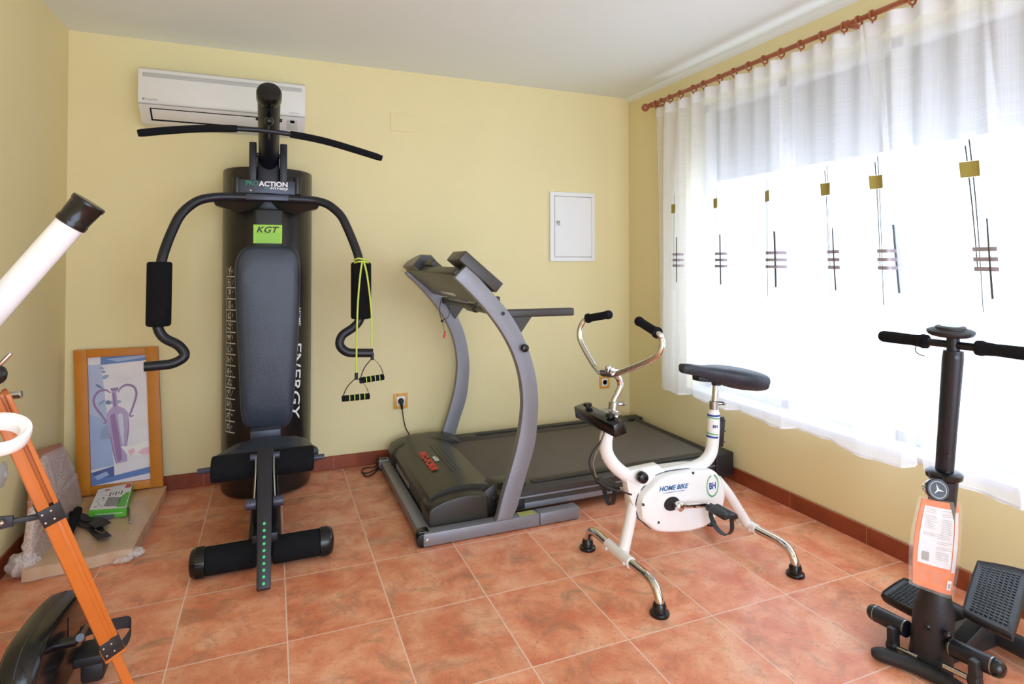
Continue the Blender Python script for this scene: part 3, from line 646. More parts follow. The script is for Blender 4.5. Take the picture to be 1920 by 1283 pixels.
# neck post with tag behind backrest
b = BM(); box(b, (GX-.065, -.46, 1.28), (GX+.075, -.36, 1.545), .012, 3); obj('backrest_post', b, M['bplast'], gym)
p0, p1 = at(475, 421, y=-.465), at(529, 457, y=-.465)
b = BM(); box(b, (p0.x, -.4645, p1.z), (p1.x, -.4605, p0.z), .001, 1)
tg = obj('tag', b, M['lime'], gym, 'lime green sticker')
text('KGT', (p0.x+.015, -.4645, p0.z-.042), (1, 0, 0), (0, 0, 1), p1.x-p0.x-.03, .033, M['bplast'], tg, shear=.3, bold=.02)
b = BM(); box(b, (p0.x+.004, -.4655, p0.z-.0475), (p1.x-.004, -.4645, p0.z-.0455)); 
for k in range(5): box(b, (p0.x+.012, -.4655, p0.z-.058-k*.009), (p1.x-.012-.02*(k == 4), -.4645, p0.z-.056-k*.009-.0005))
obj('small_print', b, M['grn2'], tg)
# backrest pad
yb_ = -.505
bk = [(452, 470), (466, 462), (500, 461), (540, 463), (556, 470), (562, 490), (563, 540), (560, 620), (555, 700), (549, 770), (544, 792), (530, 803), (500, 805), (470, 804), (457, 795), (451, 770), (448, 700), (443, 600), (440, 520), (442, 488)]
pts = [at(x_, y_, y=yb_) for x_, y_ in bk]; pts = smooth(pts+[pts[0]], 3)[:-1]; cen = sum(pts, V())/len(pts)
b = BM(); rings = []
for s_, dy in ((.93, .045), (.985, .040), (1.0, .025), (1.0, .008), (.985, -.004), (.955, -.012), (.90, -.017), (.75, -.021), (.5, -.024), (.2, -.025)):
    rings.append([cen+V(((p.x-cen.x)*s_ if s_ < .5 else (p.x-cen.x)-(1-s_)*.14*(1 if p.x > cen.x else -1)*min(1, abs(p.x-cen.x)/.12), dy, (p.z-cen.z)-(1-s_)*.22*(1 if p.z > cen.z else -1)*min(1, abs(p.z-cen.z)/.35))) if s_ > .8 else cen+V(((p.x-cen.x)*s_, dy, (p.z-cen.z)*s_)) for p in pts])
loft(b, rings); obj('backrest', b, M['vinyl'], gym, sharp=60)
b = BM(); box(b, (GX-.045, -.46, .44), (GX+.055, -.33, 1.30), .004); obj('backrest_rail', b, M['black'], gym)
b = BM(); c0, c1_ = at(470, 806, y=-.56), at(526, 826, y=-.56); box(b, (c0.x, -.60, .33), (c1_.x, -.45, c0.z), .004); obj('seat_bracket', b, M['steel_dk'], gym)
# seat pad
zs = .405
s_pts = [at(470, 824, z=zs), at(562, 817, z=zs), at(588, 832, z=zs), at(590, 840, z=zs), at(498, 848, z=zs), at(403, 858, z=zs), at(410, 850, z=zs), at(440, 833, z=zs)]
b = BM(); t = smooth([V(p) for p in s_pts]+[V(s_pts[0])], 3)[:-1]; c_ = sum(t, V())/len(t)
loft(b, [[c_+(p-c_)*s_+V((0, 0, dz)) for p in t] for s_, dz in ((.9, -.075), (.98, -.065), (1, -.04), (1, -.015), (.97, -.003), (.9, .004), (.6, .008), (.2, .009))]); obj('seat', b, M['vinyl'], gym, sharp=60)
# column, base rail, stabiliser
b = BM(); box(b, (GX-.055, -.78, .05), (GX+.055, -.66, .33), .004); obj('seat_post', b, M['black'], gym)
b = BM(); box(b, (GX-.065, -1.04, .015), (GX+.065, -.20, .10), .006); obj('base_rail', b, M['black'], gym)
ky, kz = -.90, .365; kl, kr = at(370, 886, y=ky), at(608, 855, y=ky); kz = (kl.z+kr.z)/2; kx0, kx1 = kl.x, kr.x
b = BM(); cyl(b, (kx0, ky, kz), (kx1, ky, kz), .0125, 18, .002); obj('knee_tube', b, M['steel_dk'], gym)
for a0, a1 in ((at(396, 880, y=ky).x, GX-.028), (GX+.035, at(588, 860, y=ky).x)):
    b = BM(); cyl(b, (a0, ky, kz), (a1, ky, kz), .056, 30, .010); obj('knee_roller', b, M['foam'], gym)
l0, l1 = V((GX-.002, -.965, kz+.085)), V((GX-.001, -1.315, .022))
b = BM(); beam(b, l0, l1, .056, .035, up=(1, 0, 0), r=.003) if 0 else None
ld = (l1-l0).normalized(); ln = V((0, ld.z, -ld.y)); ln = ln if ln.y < 0 else -ln
hexa(b, [l0+V((-.031, 0, 0))-ln*.018, l0+V((.031, 0, 0))-ln*.018, l1+V((.025, 0, 0))-ln*.018, l1+V((-.025, 0, 0))-ln*.018, l0+V((-.031, 0, 0))+ln*.018, l0+V((.031, 0, 0))+ln*.018, l1+V((.025, 0, 0))+ln*.018, l1+V((-.025, 0, 0))+ln*.018], .003)
lev = obj('leg_lever', b, M['black'], gym)
b = BM()
for k in range(10):
    pz = 985+k*12.45; tt = min(((abs(proj(l0+(l1-l0)*j/400)[1]-pz)), j/400) for j in range(401))[1]
    c_ = l0+(l1-l0)*tt+ln*.0183; lathe(b, c_, ln, [(0, .0055), (.0006, .0055)], 14)
obj('hole_marker', b, M['gdot'], lev, 'small mint green dots')
b = BM()
for s in (-1, 1):
    b = BM(); c_ = l0+(l1-l0)*.06; cyl(b, c_+V((s*.028, 0, 0)), c_+V((s*.06, 0, 0)), .014, 16, .004); obj('pivot_bolt', b, M['steel_dk'], gym)
b = BM()
for s in (-1, 1): b = BM(); tube(b, smooth([l0+(l1-l0)*.08+V((s*.036, 0, 0))+ln*.012, l0+(l1-l0)*.20+V((s*.036, 0, 0))+ln*.02, l0+(l1-l0)*.40+V((s*.04, 0, 0))]), .0035, 8); obj('spring_pin', b, M['steel'], gym)
b = BM()
for s in (-1, 1): b = BM(); cc = l0+(l1-l0)*.42; cyl(b, cc+V((s*.031, .01, 0)), cc+V((s*.074, .01, 0)), .022, 20, .004); obj('hinge_boss', b, M['steel_dk'], gym)
b = BM(); box(b, (GX-.05, -1.10, .10), (GX+.05, -.74, .14), .004); 
prism(b, [(GX-.05, -.75, .13), (GX-.05, -.98, .13), (GX-.05, -1.10, .24), (GX-.05, -.78, .30)], (.1, 0, 0), .003); obj('lever_mount', b, M['black'], gym)
sy, sz = -1.075, .058; s0, s1 = at(384, 1052, y=sy).x, at(600, 1020, y=sy).x
for a0, a1 in ((s0, GX-.03), (GX+.03, s1)):
    b = BM(); cyl(b, (a0, sy, sz), (a1, sy, sz), .055, 30, .008); obj('foot_roller', b, M['foam'], gym)
for a0, s in ((s0+.005, -1), (s1-.005, 1)):
    b = BM(); lathe(b, (a0, sy, sz), (s, 0, 0), [(0, .050), (.004, .0575), (.040, .0578), (.052, .052), (.058, .040), (.062, .02), (.063, .001)], 36)
    cap_ = obj('end_cap', b, M['blackg'], gym)
    b = BM()
    for k in range(36): a_ = k*math.pi/18; c_ = V((a0+s*.022, sy+.058*math.cos(a_), sz+.058*math.sin(a_))); obox(b, c_, V((.014, 0, 0)), V((0, -math.sin(a_), math.cos(a_)))*.0016, V((0, math.cos(a_), math.sin(a_)))*.0012)
    obj('grip_ribs', b, M['blackg'], cap_)
# resistance tube hung over the right press arm
rb = thing('resistance_tube', 'lime green resistance tube with two black handles hung on the right press arm', 'exercise band', tuple(at(676, 490, y=-.66)))
b = BM(); yb2 = -.665
tube(b, smooth([at(664, 489, y=-.64), at(670, 485, y=-.665), at(680, 486, y=-.668), at(690, 489, y=-.64)]), .0048, 10)
tube(b, smooth([at(665, 493, y=-.635), at(672, 491, y=-.664), at(684, 491, y=-.668), at(690, 493, y=-.64)]), .0048, 10)
tube(b, smooth([at(679, 490, y=yb2), at(675, 520, y=yb2-.004), at(671, 570, y=yb2-.004), at(669, 630, y=yb2), at(668, 700, y=yb2)]), .0048, 10)
tube(b, smooth([at(682, 490, y=yb2), at(688, 515, y=yb2-.004), at(694, 560, y=yb2), at(697, 600, y=yb2), at(697, 650, y=yb2)]), .0048, 10)
obj('rubber_tube', b, M['limec'], rb)
def handle(top, gl, gr, yy):
    h = obj('strap_handle', BM() if 0 else tube(BM(), [at(top[0], top[1], y=yy), at(top[0], top[1]+13, y=yy)], .0085, 12), M['bplast'], rb)
    b = BM(); T0 = at(top[0], top[1]+9, y=yy)
    for g in (gl, gr):
        G = at(g[0], g[1], y=yy); mid = (T0+G)/2+V(((G.x-T0.x)*.14, 0, .006)); P_ = smooth([T0, mid, G], 6)
        ribbon(b, [p+V((0, .010, 0)) for p in P_], [p-V((0, .010, 0)) for p in P_], (.002, 0, .001))
    obj('webbing', b, M['bplast'], h)
    b = BM(); A_, B_ = at(gl[0], gl[1], y=yy), at(gr[0], gr[1], y=yy); cyl(b, A_, B_, .0155, 20, .003); gp = obj('grip', b, M['foam'], h)
    b = BM(); 
    for k in (.27, .45, .63, .81): c_ = A_.lerp(B_, k); dd_ = (B_-A_).normalized(); cyl(b, c_-dd_*.002, c_+dd_*.002, .0162, 20)
    obj('lime_stripe', b, M['limec'], gp)
handle((668, 699), (641, 748), (693, 743), -.665); handle((698, 662), (674, 714), (720, 707), -.655)

# ------------------------------------------------------------------ treadmill
tm = thing('treadmill', 'grey and charcoal folding treadmill with curved uprights along the back wall', 'treadmill', (2.2, -.6, 0))
YN, YF = -1.19, -.085
nl = [(840.5+12.5, 519), (854, 526), (890, 558), (917, 589), (944, 627), (963.6, 665.5), (975.8, 706.4), (980.8, 750), (980, 800)]
Lp = [(853, 521), (890, 558), (917, 589), (944, 627), (963.6, 665.5), (975.8, 706.4), (980.8, 750), (979, 784), (973.8, 820), (965.5, 856), (954.7, 894), (942.7, 935), (929.5, 990)]
Rp_ = [(877, 496), (925, 551), (948.6, 578), (969, 608), (988, 646), (1000, 682), (1007, 717), (1010, 755.5), (1008.5, 788.7), (1005, 824.7), (998, 855.8), (987, 891.8), (960.7, 986.4)]
up_L = smooth([at(x_, y_, y=YN) for x_, y_ in Lp], 3); up_R = smooth([at(x_, y_, y=YN) for x_, y_ in Rp_], 3)
for y0_, off in ((YN, .042), (YF-.042, .042)):
    b = BM(); ribbon(b, [V((p.x, y0_, max(p.z, .0615))) for p in up_L], [V((p.x, y0_, max(p.z, .0615))) for p in up_R], (0, off, 0), .004); obj('upright', b, M['silver'], tm)
# base frame
b = BM(); box(b, (1.634, YN, .006), (2.20, YN+.06, .062), .004); obj('base_rail', b, M['silver'], tm)
b = BM(); box(b, (2.203, YN, .006), (2.415, YN+.06, .062), .004); obj('base_rail', b, M['silver'], tm)
b = BM(); box(b, (1.615, YF-.06, .012), (2.415, YF, .062), .004); obj('base_rail', b, M['silver'], tm)
b = BM(); box(b, (1.622, YN+.062, .016), (1.680, YF-.062, .060), .004); obj('front_crossbar', b, M['silver'], tm)
for y_ in (YN+.03, YF-.03):
    b = BM(); cyl(b, (1.634, y_-.027, .032), (1.634, y_+.027, .032), .031, 22, .004); box(b, (1.615, y_-.012, .05), (1.665, y_+.036, .067), .004); obj('transport_wheel', b, M['blackg'], tm)
b = BM(); lathe(b, (1.652, YN, .032), (0, -1, 0), [(0, .010), (.003, .010), (.004, .006)], 14); obj('bolt', b, M['steel'], tm)
b = BM(); box(b, (2.10, YN+.008, .062), (2.185, YN+.052, .0635)); obj('warning_label', b, mat('olive_yellow_label', (170, 170, 96), .5), tm, 'small yellow sticker')
b = BM(); box(b, (1.63, YN+.05, .0), (1.66, YN+.08, .012), .001); box(b, (2.36, YN+.01, 0), (2.40, YN+.05, .012), .001); box(b, (2.36, YF-.05, 0), (2.40, YF-.01, .012), .001); box(b, (1.63, YF-.06, 0), (1.66, YF-.02, .012), .001); obj('rubber_foot', b, M['bplast'], tm)
# motor hood
HY0, HY1 = -1.125, -.115
def hoodsec(y, drop=0):
    tpf = at(811, 960, y=-1.125)
    return [(1.685, y, .035), (1.682, y, .13-drop), (1.70, y, .158-drop), (1.75, y, .182-drop), (1.82, y, .196-drop), (1.90, y, .196-drop), (1.97, y, .186-drop), (2.02, y, .166-drop), (2.03, y, .145-drop), (2.03, y, .035)]
b = BM(); ysx = [HY0+.085, HY0+.10, -.85, -.6, -.35, HY1-.10, HY1-.085]; loft(b, [hoodsec(y, .0) for y in ysx])
hood = obj('motor_hood', b, M['hood'], tm, sharp=30)
for ya_, yb2_ in ((HY0, HY0+.15), (HY1-.15, HY1)):
    b = BM(); pr = [(1.678, .03), (1.672, .10), (1.676, .128), (1.69, .142), (1.74, .163), (1.80, .175), (1.86, .178), (1.93, .172), (1.958, .162), (1.962, .15), (1.962, .02), (1.72, .02)]
    if ya_ != HY0: pr = [(1.672, .04), (1.672, .13), (1.69, .158), (1.74, .18), (1.82, .194), (1.92, .196), (2.02, .19), (2.07, .175), (2.12, .135), (2.13, .10), (2.05, .08), (2.0, .03)]
    prism(b, [(x_, ya_, z_) for x_, z_ in pr], (0, yb2_-ya_, 0), .008, 3); obj('hood_wing', b, M['hood'], hood)
b = BM(); prism(b, [(1.955, HY0+.06, .03), (1.955, HY0+.06, .155), (2.02, HY0+.06, .188), (2.16, HY0+.06, .185), (2.19, HY0+.06, .16), (2.19, HY0+.06, .06), (2.10, HY0+.06, .03)], (0, .10, 0), .006); obj('deck_shoulder', b, M['hood'], hood)
b = BM()
for k in range(6): x_ = 1.865+k*.022; z_ = .1962-(k*.0012 if k < 3 else .002+(k-2)*.0042); obox(b, (x_, -.62, z_), V((.003, 0, 0)), V((0, .235, 0)), V((0, 0, .0012)))
obj('vent_rib', b, M['bplast'], hood)
text('PRO-FORM', (1.765, -.70+.34, .187), (0, -1, 0), (1, 0, .18), .34, .036, M['rtext'], hood, bold=.03, ext=.003) if 0 else None
tl_ = V((1.77, -.49, .1905))
text('PRO-FORM', tl_, V((-.0, -1, 0)), V((1, 0, .16)).normalized(), .30, .042, M['rtext'], hood, bold=.04, ext=.0035)
text('600', V((1.822, -.60, .1975)), V((0, -1, 0)), V((1, 0, .05)).normalized(), .075, .026, M['wtext'], hood, bold=.03, ext=.0025)
b = BM(); obox(b, (1.681, -.50, .085), V((.0015, 0, 0)), V((0, .16, 0)), V((0, 0, .012))); obj('side_stripe', b, M['acg'], hood, 'pale embossed stripe')
# deck, belt, side rails, end caps
DX0, DX1 = 2.0, 3.40; DN, DF = -1.10, -.13; dz = .155
b = BM(); box(b, (2.0, DN+.03, .10), (3.36, DF-.03, .13), .004); obj('deck', b, M['bplast'], tm)
b = BM(); box(b, (1.98, DN+.115, .128), (3.385, DF-.115, .150), .010, 3); obj('running_belt', b, M['belt'], tm)
for ya_, yb2_ in ((DN, DN+.105), (DF-.105, DF)):
    b = BM(); prism(b, [(2.02, ya_, .085), (2.02, ya_, .145), (2.02, ya_+.02, .158), (2.02, yb2_-.012, .166), (2.02, yb2_, .158), (2.02, yb2_, .085)], (3.34-2.02, 0, 0), .003); r_ = obj('side_rail', b, M['rail'], tm)
    b = BM(); box(b, (2.22, (ya_+yb2_)/2-.016, .161), (3.28, (ya_+yb2_)/2+.022, .167), .002); obj('foot_strip', b, M['bplast'], r_)
    b = BM(); box(b, (3.335, ya_-(.012 if ya_ == DN else -.02), .045), (3.465, yb2_+.005, .180 if ya_ == DN else .158), .012 if ya_ == DN else .005, 3); obj('rear_end_cap', b, M['bplast'], tm)
b = BM(); box(b, (2.02, DN-.004, .110), (3.335, DN+.004, .118), .001); obj('trim_line', b, M['silver'], tm)
b = BM(); cyl(b, (3.40, DN+.1, .135), (3.40, DF-.1, .135), .026, 20); obj('rear_roller', b, M['bplast'], tm)
for y_ in (DN+.005, DF-.05):
    b = BM(); prism(b, [(2.04, y_, .052), (3.34, y_, .060), (3.34, y_, .090), (2.04, y_, .082)], (0, .045, 0), .003); obj('lift_frame', b, M['silver'], tm)
b = BM()
for y_ in (DN+.05, DF-.05): box(b, (3.36, y_-.03, 0), (3.42, y_+.03, .05), .004)
obj('rear_foot', b, M['bplast'], tm)
b = BM(); box(b, (2.07, DN-.006, .06), (2.16, DN+.003, .105), .003); obj('latch', b, M['bplast'], tm)
# console
cY0, cY1 = YN+.05, YF-.05
ud = V((.185, 0, -.155)).normalized(); un = V((-ud.z, 0, ud.x)); un = un if un.z > 0 else -un
t0 = V((1.775, 0, 1.235))
def cs(a, o, y): return V((t0.x, y, t0.z))+ud*a+un*o
def conslab(bm, y0_, y1_, a0, a1, o0, o1, r=.008): hexa(bm, [cs(a0, o0, y0_), cs(a1, o0, y0_), cs(a1, o0, y1_), cs(a0, o0, y1_), cs(a0, o1, y0_), cs(a1, o1, y0_), cs(a1, o1, y1_), cs(a0, o1, y1_)], r, 3)
b = BM(); conslab(b, cY0, cY1, .015, .255, -.015, .030); con = obj('console', b, M['hood'], tm)
b = BM(); conslab(b, YN-.004, YN+.20, -.015, .225, .045, .10, .005); obj('console_pod', b, M['rail'], con)
b = BM(); rings = []
for k in range(9):
    a_ = k/8; y_ = cY1+.04-(.36*a_); hgt_ = .050+.045*math.sin(min(1, a_*1.15)*math.pi*.5)*(1 if a_ < .9 else .8); rings.append([cs(-.03+.02*(1-a_), -.005, y_), cs(.16, -.005, y_), cs(.16, hgt_, y_), cs(.02, hgt_+.02, y_), cs(-.03+.02*(1-a_), hgt_*.8, y_)])
loft(b, rings); obj('console_pod', b, M['hood'], con, sharp=50)
b = BM(); conslab(b, -.66, -.52, .0, .12, .028, .065, .006); obj('book_rest', b, M['rail'], con)
b = BM(); conslab(b, -.93, -.50, .05, .24, .030, .036, .003); obj('display', b, M['glassd'], con)
b = BM(); conslab(b, -.70, -.45, .19, .215, -.018, -.014, .001); obj('bar_code_label', b, M['paper'], con, 'pale paper strip under the console')
b = BM(); cyl(b, (2.035, YN+.04, 1.02), (2.035, YF-.04, 1.02), .019, 20); xb = obj('cross_tube', b, M['hood'], tm)
b = BM(); cyl(b, (2.035, -.74, 1.02), (2.035, -.60, 1.02), .027, 20, .006); obj('pulse_grip', b, M['hood'], xb)
for y0_, fy in ((YN+.02, 1), (YF-.06, 0)):
    b = BM(); obox(b, (2.205, y0_+.02, 1.022), V((.195, 0, -.001)), V((0, .022, 0)), V((0, 0, .019)), .008, 3); hr = obj('handrail', b, M['rail'], tm)
    b = BM(); prism(b, [(2.03, y0_+.005, 1.005), (2.17, y0_+.005, 1.004), (2.095, y0_+.005, .905)], (0, .030, 0), .002); obj('gusset', b, M['rail'], hr)
kp = at(981, 652, y=YN); b = BM(); lathe(b, (kp.x, YN, kp.z), (0, -1, 0), [(0, .010), (.008, .010), (.010, .018), (.026, .019), (.032, .015), (.034, .001)], 22); obj('knob', b, M['blackg'], tm)
kp = at(943, 588, y=YN); b = BM(); lathe(b, (kp.x, YN, kp.z), (0, -1, 0), [(0, .009), (.004, .009), (.006, .004)], 16); obj('bolt', b, M['bplast'], tm)
b = BM(); yk = YF-.10
tube(b, smooth([at(842, 560, y=yk), at(830, 558, y=yk-.01), at(825, 572, y=yk-.02), at(825, 590, y=yk-.02), at(829, 600, y=yk-.01)]), .0022, 6); tube(b, smooth([at(829, 601, y=yk-.01), at(840, 595, y=yk-.02), at(843, 582, y=yk-.02), at(841, 566, y=yk)]), .0022, 6); tube(b, [at(829, 601, y=yk-.01), at(834, 625, y=yk-.012)], .0015, 6); box(b, tuple(at(829, 602, y=yk-.01)-V((.008, .006, .008))), tuple(at(829, 602, y=yk-.01)+V((.008, .006, .008))), .002)
ky_ = obj('safety_key_cord', b, M['cable'], tm)
p = at(834, 625, y=yk-.012); b = BM(); beam(b, p+V((.002, 0, .014)), p+V((-.005, 0, -.030)), .012, .006, up=(0, 1, 0), r=.002); obj('clip', b, M['red'], ky_, 'red clip')

# ------------------------------------------------------------------ exercise bike
YB = -1.72
bike = thing('exercise_bike', 'white upright exercise bike with chrome handlebar and black saddle', 'exercise bike', (2.62, YB, 0))
def bq(px, py, y=YB): return at(px, py, y=y)
b = BM(); tube(b, smooth([bq(1141, 805), bq(1136, 825), bq(1138, 850), bq(1152, 873), bq(1175, 892), bq(1200, 905)], 6), .0265, 24); tube(b, [bq(1150, 768), bq(1147, 780), bq(1141, 806)], [.020, .025, .027], 24)
fr_ = obj('front_frame_tube', b, M['white'], bike)
b = BM(); tube(b, smooth([bq(1195, 903), bq(1240, 890), bq(1290, 880), bq(1318, 868), bq(1333, 848), bq(1337, 815), bq(1338, 785), bq(1339, 765)], 6), [.0265]*38+[.026, .0245, .022, .019, .018], 24); rf_ = obj('seat_frame_tube', b, M['white'], bike)
b = BM(); tube(b, [bq(1196, 905), bq(1188, 945), bq(1166, 1047)], .0235, 22); obj('front_leg', b, M['white'], bike)
b = BM(); tube(b, [bq(1345, 900), bq(1365, 925), bq(1403, 985)], .0215, 22); obj('rear_leg', b, M['white'], bike)
b = BM(); prism(b, [bq(1172, 885, YB-.022), bq(1235, 872, YB-.022), bq(1262, 897, YB-.022), bq(1218, 940, YB-.022), bq(1190, 955, YB-.022), bq(1180, 930, YB-.022)], (0, .044, 0), .006); obj('gusset_plate', b, M['white'], bike)
b = BM(); kp = bq(1200, 893, YB-.03); lathe(b, kp, (0, -1, 0), [(0, .012), (.006, .022), (.020, .024), (.030, .020), (.034, .010), (.035, .001)], 24); obj('tension_knob', b, M['blackg'], bike)
# decals on seat tube
def band(p0, p1, m, r=.0269):
    return tube(BM(), [bq(*p0), bq(*p1)], r, 24)
for p0, p1, k in (((1338, 776), (1338, 779.5), 'blue'), ((1338, 782), (1337.8, 784), 'grn2'), ((1336.8, 811.5), (1336.6, 813.5), 'grn2'), ((1336.4, 816), (1336.2, 819.5), 'blue')):
    obj('decal_stripe', band(p0, p1, 0), M[k], rf_)
def wrapfn(px, py, r, w, h):
    c = bq(px, py)
    return lambda a, t: V((c.x+r*math.sin((a-w/2)/r-.35), c.y-r*math.cos((a-w/2)/r-.35), c.z+t-h/2))
text('BH', None, (1, 0, 0), (0, 0, 1), .022, .014, M['blue'], rf_, fn=wrapfn(1337, 797, .0275, .022, .014), bold=.03)
# flywheel cover
cov = [(1199, 948), (1204.5, 929), (1221, 910), (1240, 893.6), (1272.7, 885.5), (1322, 880.5), (1338, 883), (1349, 896), (1355.5, 915), (1356, 934.5), (1349, 956), (1327, 981), (1305.5, 990.5), (1278, 996), (1232, 996), (1212.7, 984), (1202, 973)]
yc = YB-.045
cv = smooth([at(x_, y_, y=yc) for x_, y_ in cov]+[at(*cov[0], y=yc)], 4)[:-1]
b = BM(); cc = sum(cv, V())/len(cv)
loft(b, [[V((cc.x+(p.x-cc.x)*s_, y_, cc.z+(p.z-cc.z)*s_)) for p in cv] for s_, y_ in ((1, YB-.022), (1, yc), (.985, yc-.010), (.94, yc-.016), (.90, yc-.017), (.6, yc-.017), (.1, yc-.017))]); fc = obj('flywheel_cover', b, M['white'], bike, sharp=40)
b = BM(); loft(b, [[V((cc.x+(p.x-cc.x)*1.022, y_, cc.z+(p.z-cc.z)*1.022)) for p in cv] for y_ in (YB-.010, YB-.023)]); obj('cover_seam', b, M['seam'], fc)
b = BM(); loft(b, [[V((cc.x+(p.x-cc.x)*s_-.004, y_, cc.z+(p.z-cc.z)*s_+.003)) for p in cv] for s_, y_ in ((.9, YB+.068), (.985, YB+.062), (1, YB+.05), (1, YB-.009))]); obj('flywheel_cover', b, M['white'], bike, sharp=40)
yf = yc-.0175
p = at(1236, 922.5, y=yf); p2 = at(1291, 917, y=yf); text('HOME BIKE', (p.x, yf, p.z), (p2-p).normalized()*V((1, 0, 1)) if 0 else (1, 0, (p2.z-p.z)/(p2.x-p.x)*.6), (0, 0, 1), p2.x-p.x, .020, M['btext'], fc, shear=.3, bold=.035)
b = BM(); p = at(1243, 925.5, y=yf); p2 = at(1284, 919.5, y=yf); obox(b, (p+p2)/2, (p2-p)/2, V((0, 0, .0008)), V((0, .0006, 0))); obj('small_print', b, M['btext'], fc)
lc = at(1336, 911, y=yf)
b = BM()
for k in range(40):
    if k in (9, 10, 11): continue
    a_ = k/40*2*math.pi; c_ = V((lc.x+.030*math.cos(a_), yf-.0004, lc.z+.044*math.sin(a_))); tx = V((-.030*math.sin(a_), 0, .044*math.cos(a_))).normalized(); obox(b, c_, (tx*.0030+V((tx.z, 0, -tx.x))*.0030), (V((tx.z, 0, -tx.x))*.0020), V((0, .0004, 0)))
obj('laurel_emblem', b, M['grn2'], fc)
text('BH', (lc.x-.017, yf, lc.z-.014), (1, 0, 0), (0, 0, 1), .034, .028, M['blue'], fc, bold=.03)
b = BM()
for x_, y_ in ((1206.5, 947), (1300, 887.5), (1235, 980)):
    b = BM(); p = at(x_, y_, y=yf); lathe(b, (p.x, yf+.003, p.z), (0, -1, 0), [(0, .0055), (.004, .0055), (.005, .003)], 12); obj('screw', b, M['steel_dk'], fc)
# cranks and pedals
ax = at(1264, 944, y=yf)
b = BM(); lathe(b, (ax.x-.012, yf+.006, ax.z), (0, -1, 0), [(0, .028), (.0075, .028), (.0080, .025), (.0072, .022)], 26, sx=1.35); obj('crank_recess', b, M['bplast'], bike)
ce = at(1326, 947, y=yf-.035)
b = BM(); cyl(b, (ax.x, yf+.02, ax.z), (ax.x, yf-.042, ax.z), .011, 18); lathe(b, (ax.x, yf-.022, ax.z), (0, -1, 0), [(0, .017), (.022, .017), (.025, .013)], 20); beam(b, (ax.x, yf-.034, ax.z), (ce.x, yf-.034, ce.z), .018, .012, up=(0, 1, 0), r=.004); ball(b, (ce.x, yf-.034, ce.z), .012)
obj('crank', b, M['chrome'], bike)
def pedal(c, sgn, tilt, name='pedal'):
    b = BM(); obox(b, c+V((-.006, sgn*.058, 0)), V((.016, 0, .004)), V((0, .055, 0)), V((-.002, 0, .009)), .003); obox(b, c+V((.034, sgn*.058, -.006)), V((.010, 0, .002)), V((0, .055, 0)), V((-.002, 0, .010)), .003)
    obox(b, c+V((.014, sgn*.008, -.002)), V((.032, 0, -.006)), V((0, .006, 0)), V((0, 0, .008)), .002); obox(b, c+V((.014, sgn*.108, -.002)), V((.032, 0, -.006)), V((0, .006, 0)), V((0, 0, .008)), .002)
    pd = obj(name, b, M['bplast'], bike); b = BM()
    P_ = smooth([c+V((.01, sgn*.006, 0)), c+V((.006, sgn*.004, -.035)), c+V((.012, sgn*.03, -.078)), c+V((.02, sgn*.075, -.088)), c+V((.022, sgn*.105, -.055)), c+V((.014, sgn*.112, 0))], 6)
    ribbon(b, [p-V((.011, 0, 0)) for p in P_], [p+V((.011, 0, 0)) for p in P_], (0, .0, -.003)); obj('toe_strap', b, M['bplast'], pd)
pedal(V((ce.x, yf-.045, ce.z)), -1, 0)
fc2 = at(1160, 917, y=YB+.10); b = BM(); cyl(b, (ax.x, YB+.06, ax.z), (ax.x, YB+.10, ax.z), .011, 16); beam(b, (ax.x, YB+.095, ax.z), (fc2.x, YB+.095, fc2.z), .018, .012, up=(0, 1, 0), r=.004); obj('crank', b, M['chrome'], bike)
pedal(V((fc2.x-.02, YB+.11, fc2.z)), 1, 0)
# stem, handlebar, seat post
b = BM(); tube(b, smooth([bq(1149, 770), bq(1151, 752), bq(1158, 738), bq(1163, 724), bq(1160, 710), bq(1150, 700)], 5), .0125, 20); obj('stem', b, M['chrome'], bike)
b = BM(); lathe(b, bq(1149.5, 768), (bq(1151, 755)-bq(1149.5, 768)).normalized(), [(0, .020), (.03, .020), (.032, .014)], 22); p = bq(1152, 758); cyl(b, p+V((.01, 0, 0)), p+V((.045, -.012, .0)), .009, 14, .002); cyl(b, p+V((.033, -.03, .0)), p+V((.033, .02, 0)), .006, 10); obj('clamp', b, M['steel'], fr_)
hb = [at(1143, 590, y=-1.60), at(1103, 597, y=-1.48), at(1091, 608, y=-1.455), at(1086, 628, y=-1.45), at(1092, 648, y=-1.47), at(1113, 685, y=-1.55), at(1122, 696, y=-1.60), at(1135, 702, y=-1.66), at(1152, 702, y=-1.74), at(1172, 695, y=-1.80), at(1212, 679, y=-1.91), at(1232, 667, y=-1.96), at(1241, 650, y=-1.975), at(1240, 636, y=-1.97), at(1232, 624, y=-1.955), at(1197, 602, y=-1.82)]
hs_ = smooth(hb, 6); b = BM(); tube(b, hs_, .0115, 20); hbo = obj('handlebar', b, M['chrome'], bike)
b = BM(); lathe(b, at(1133, 698, y=-1.69), (at(1152, 698, y=-1.75)-at(1133, 698, y=-1.69)), [(-.01, .016), (.055, .016)], 18); p = bq(1140, 690); ball(b, p, .012); beam(b, bq(1136, 696), bq(1158, 696), .03, .022, r=.006); obj('handlebar_clamp', b, M['chrome'], hbo)
for a_, c_ in ((hb[1], hb[0]), (hb[14], hb[15])):
    dd_ = (c_-a_); L_ = dd_.length; b = BM(); pr = [(-.004, .013), (-.004, .0215), (.004, .0215), (.006, .0165)]+[(.012+k*(L_-.03)/14, .0165+(.0008 if k % 2 else 0)) for k in range(15)]+[(L_-.014, .019), (L_-.002, .019), (L_+.004, .016), (L_+.006, .001)]
    lathe(b, a_, dd_, pr, 20); obj('grip', b, M['foam'], hbo)
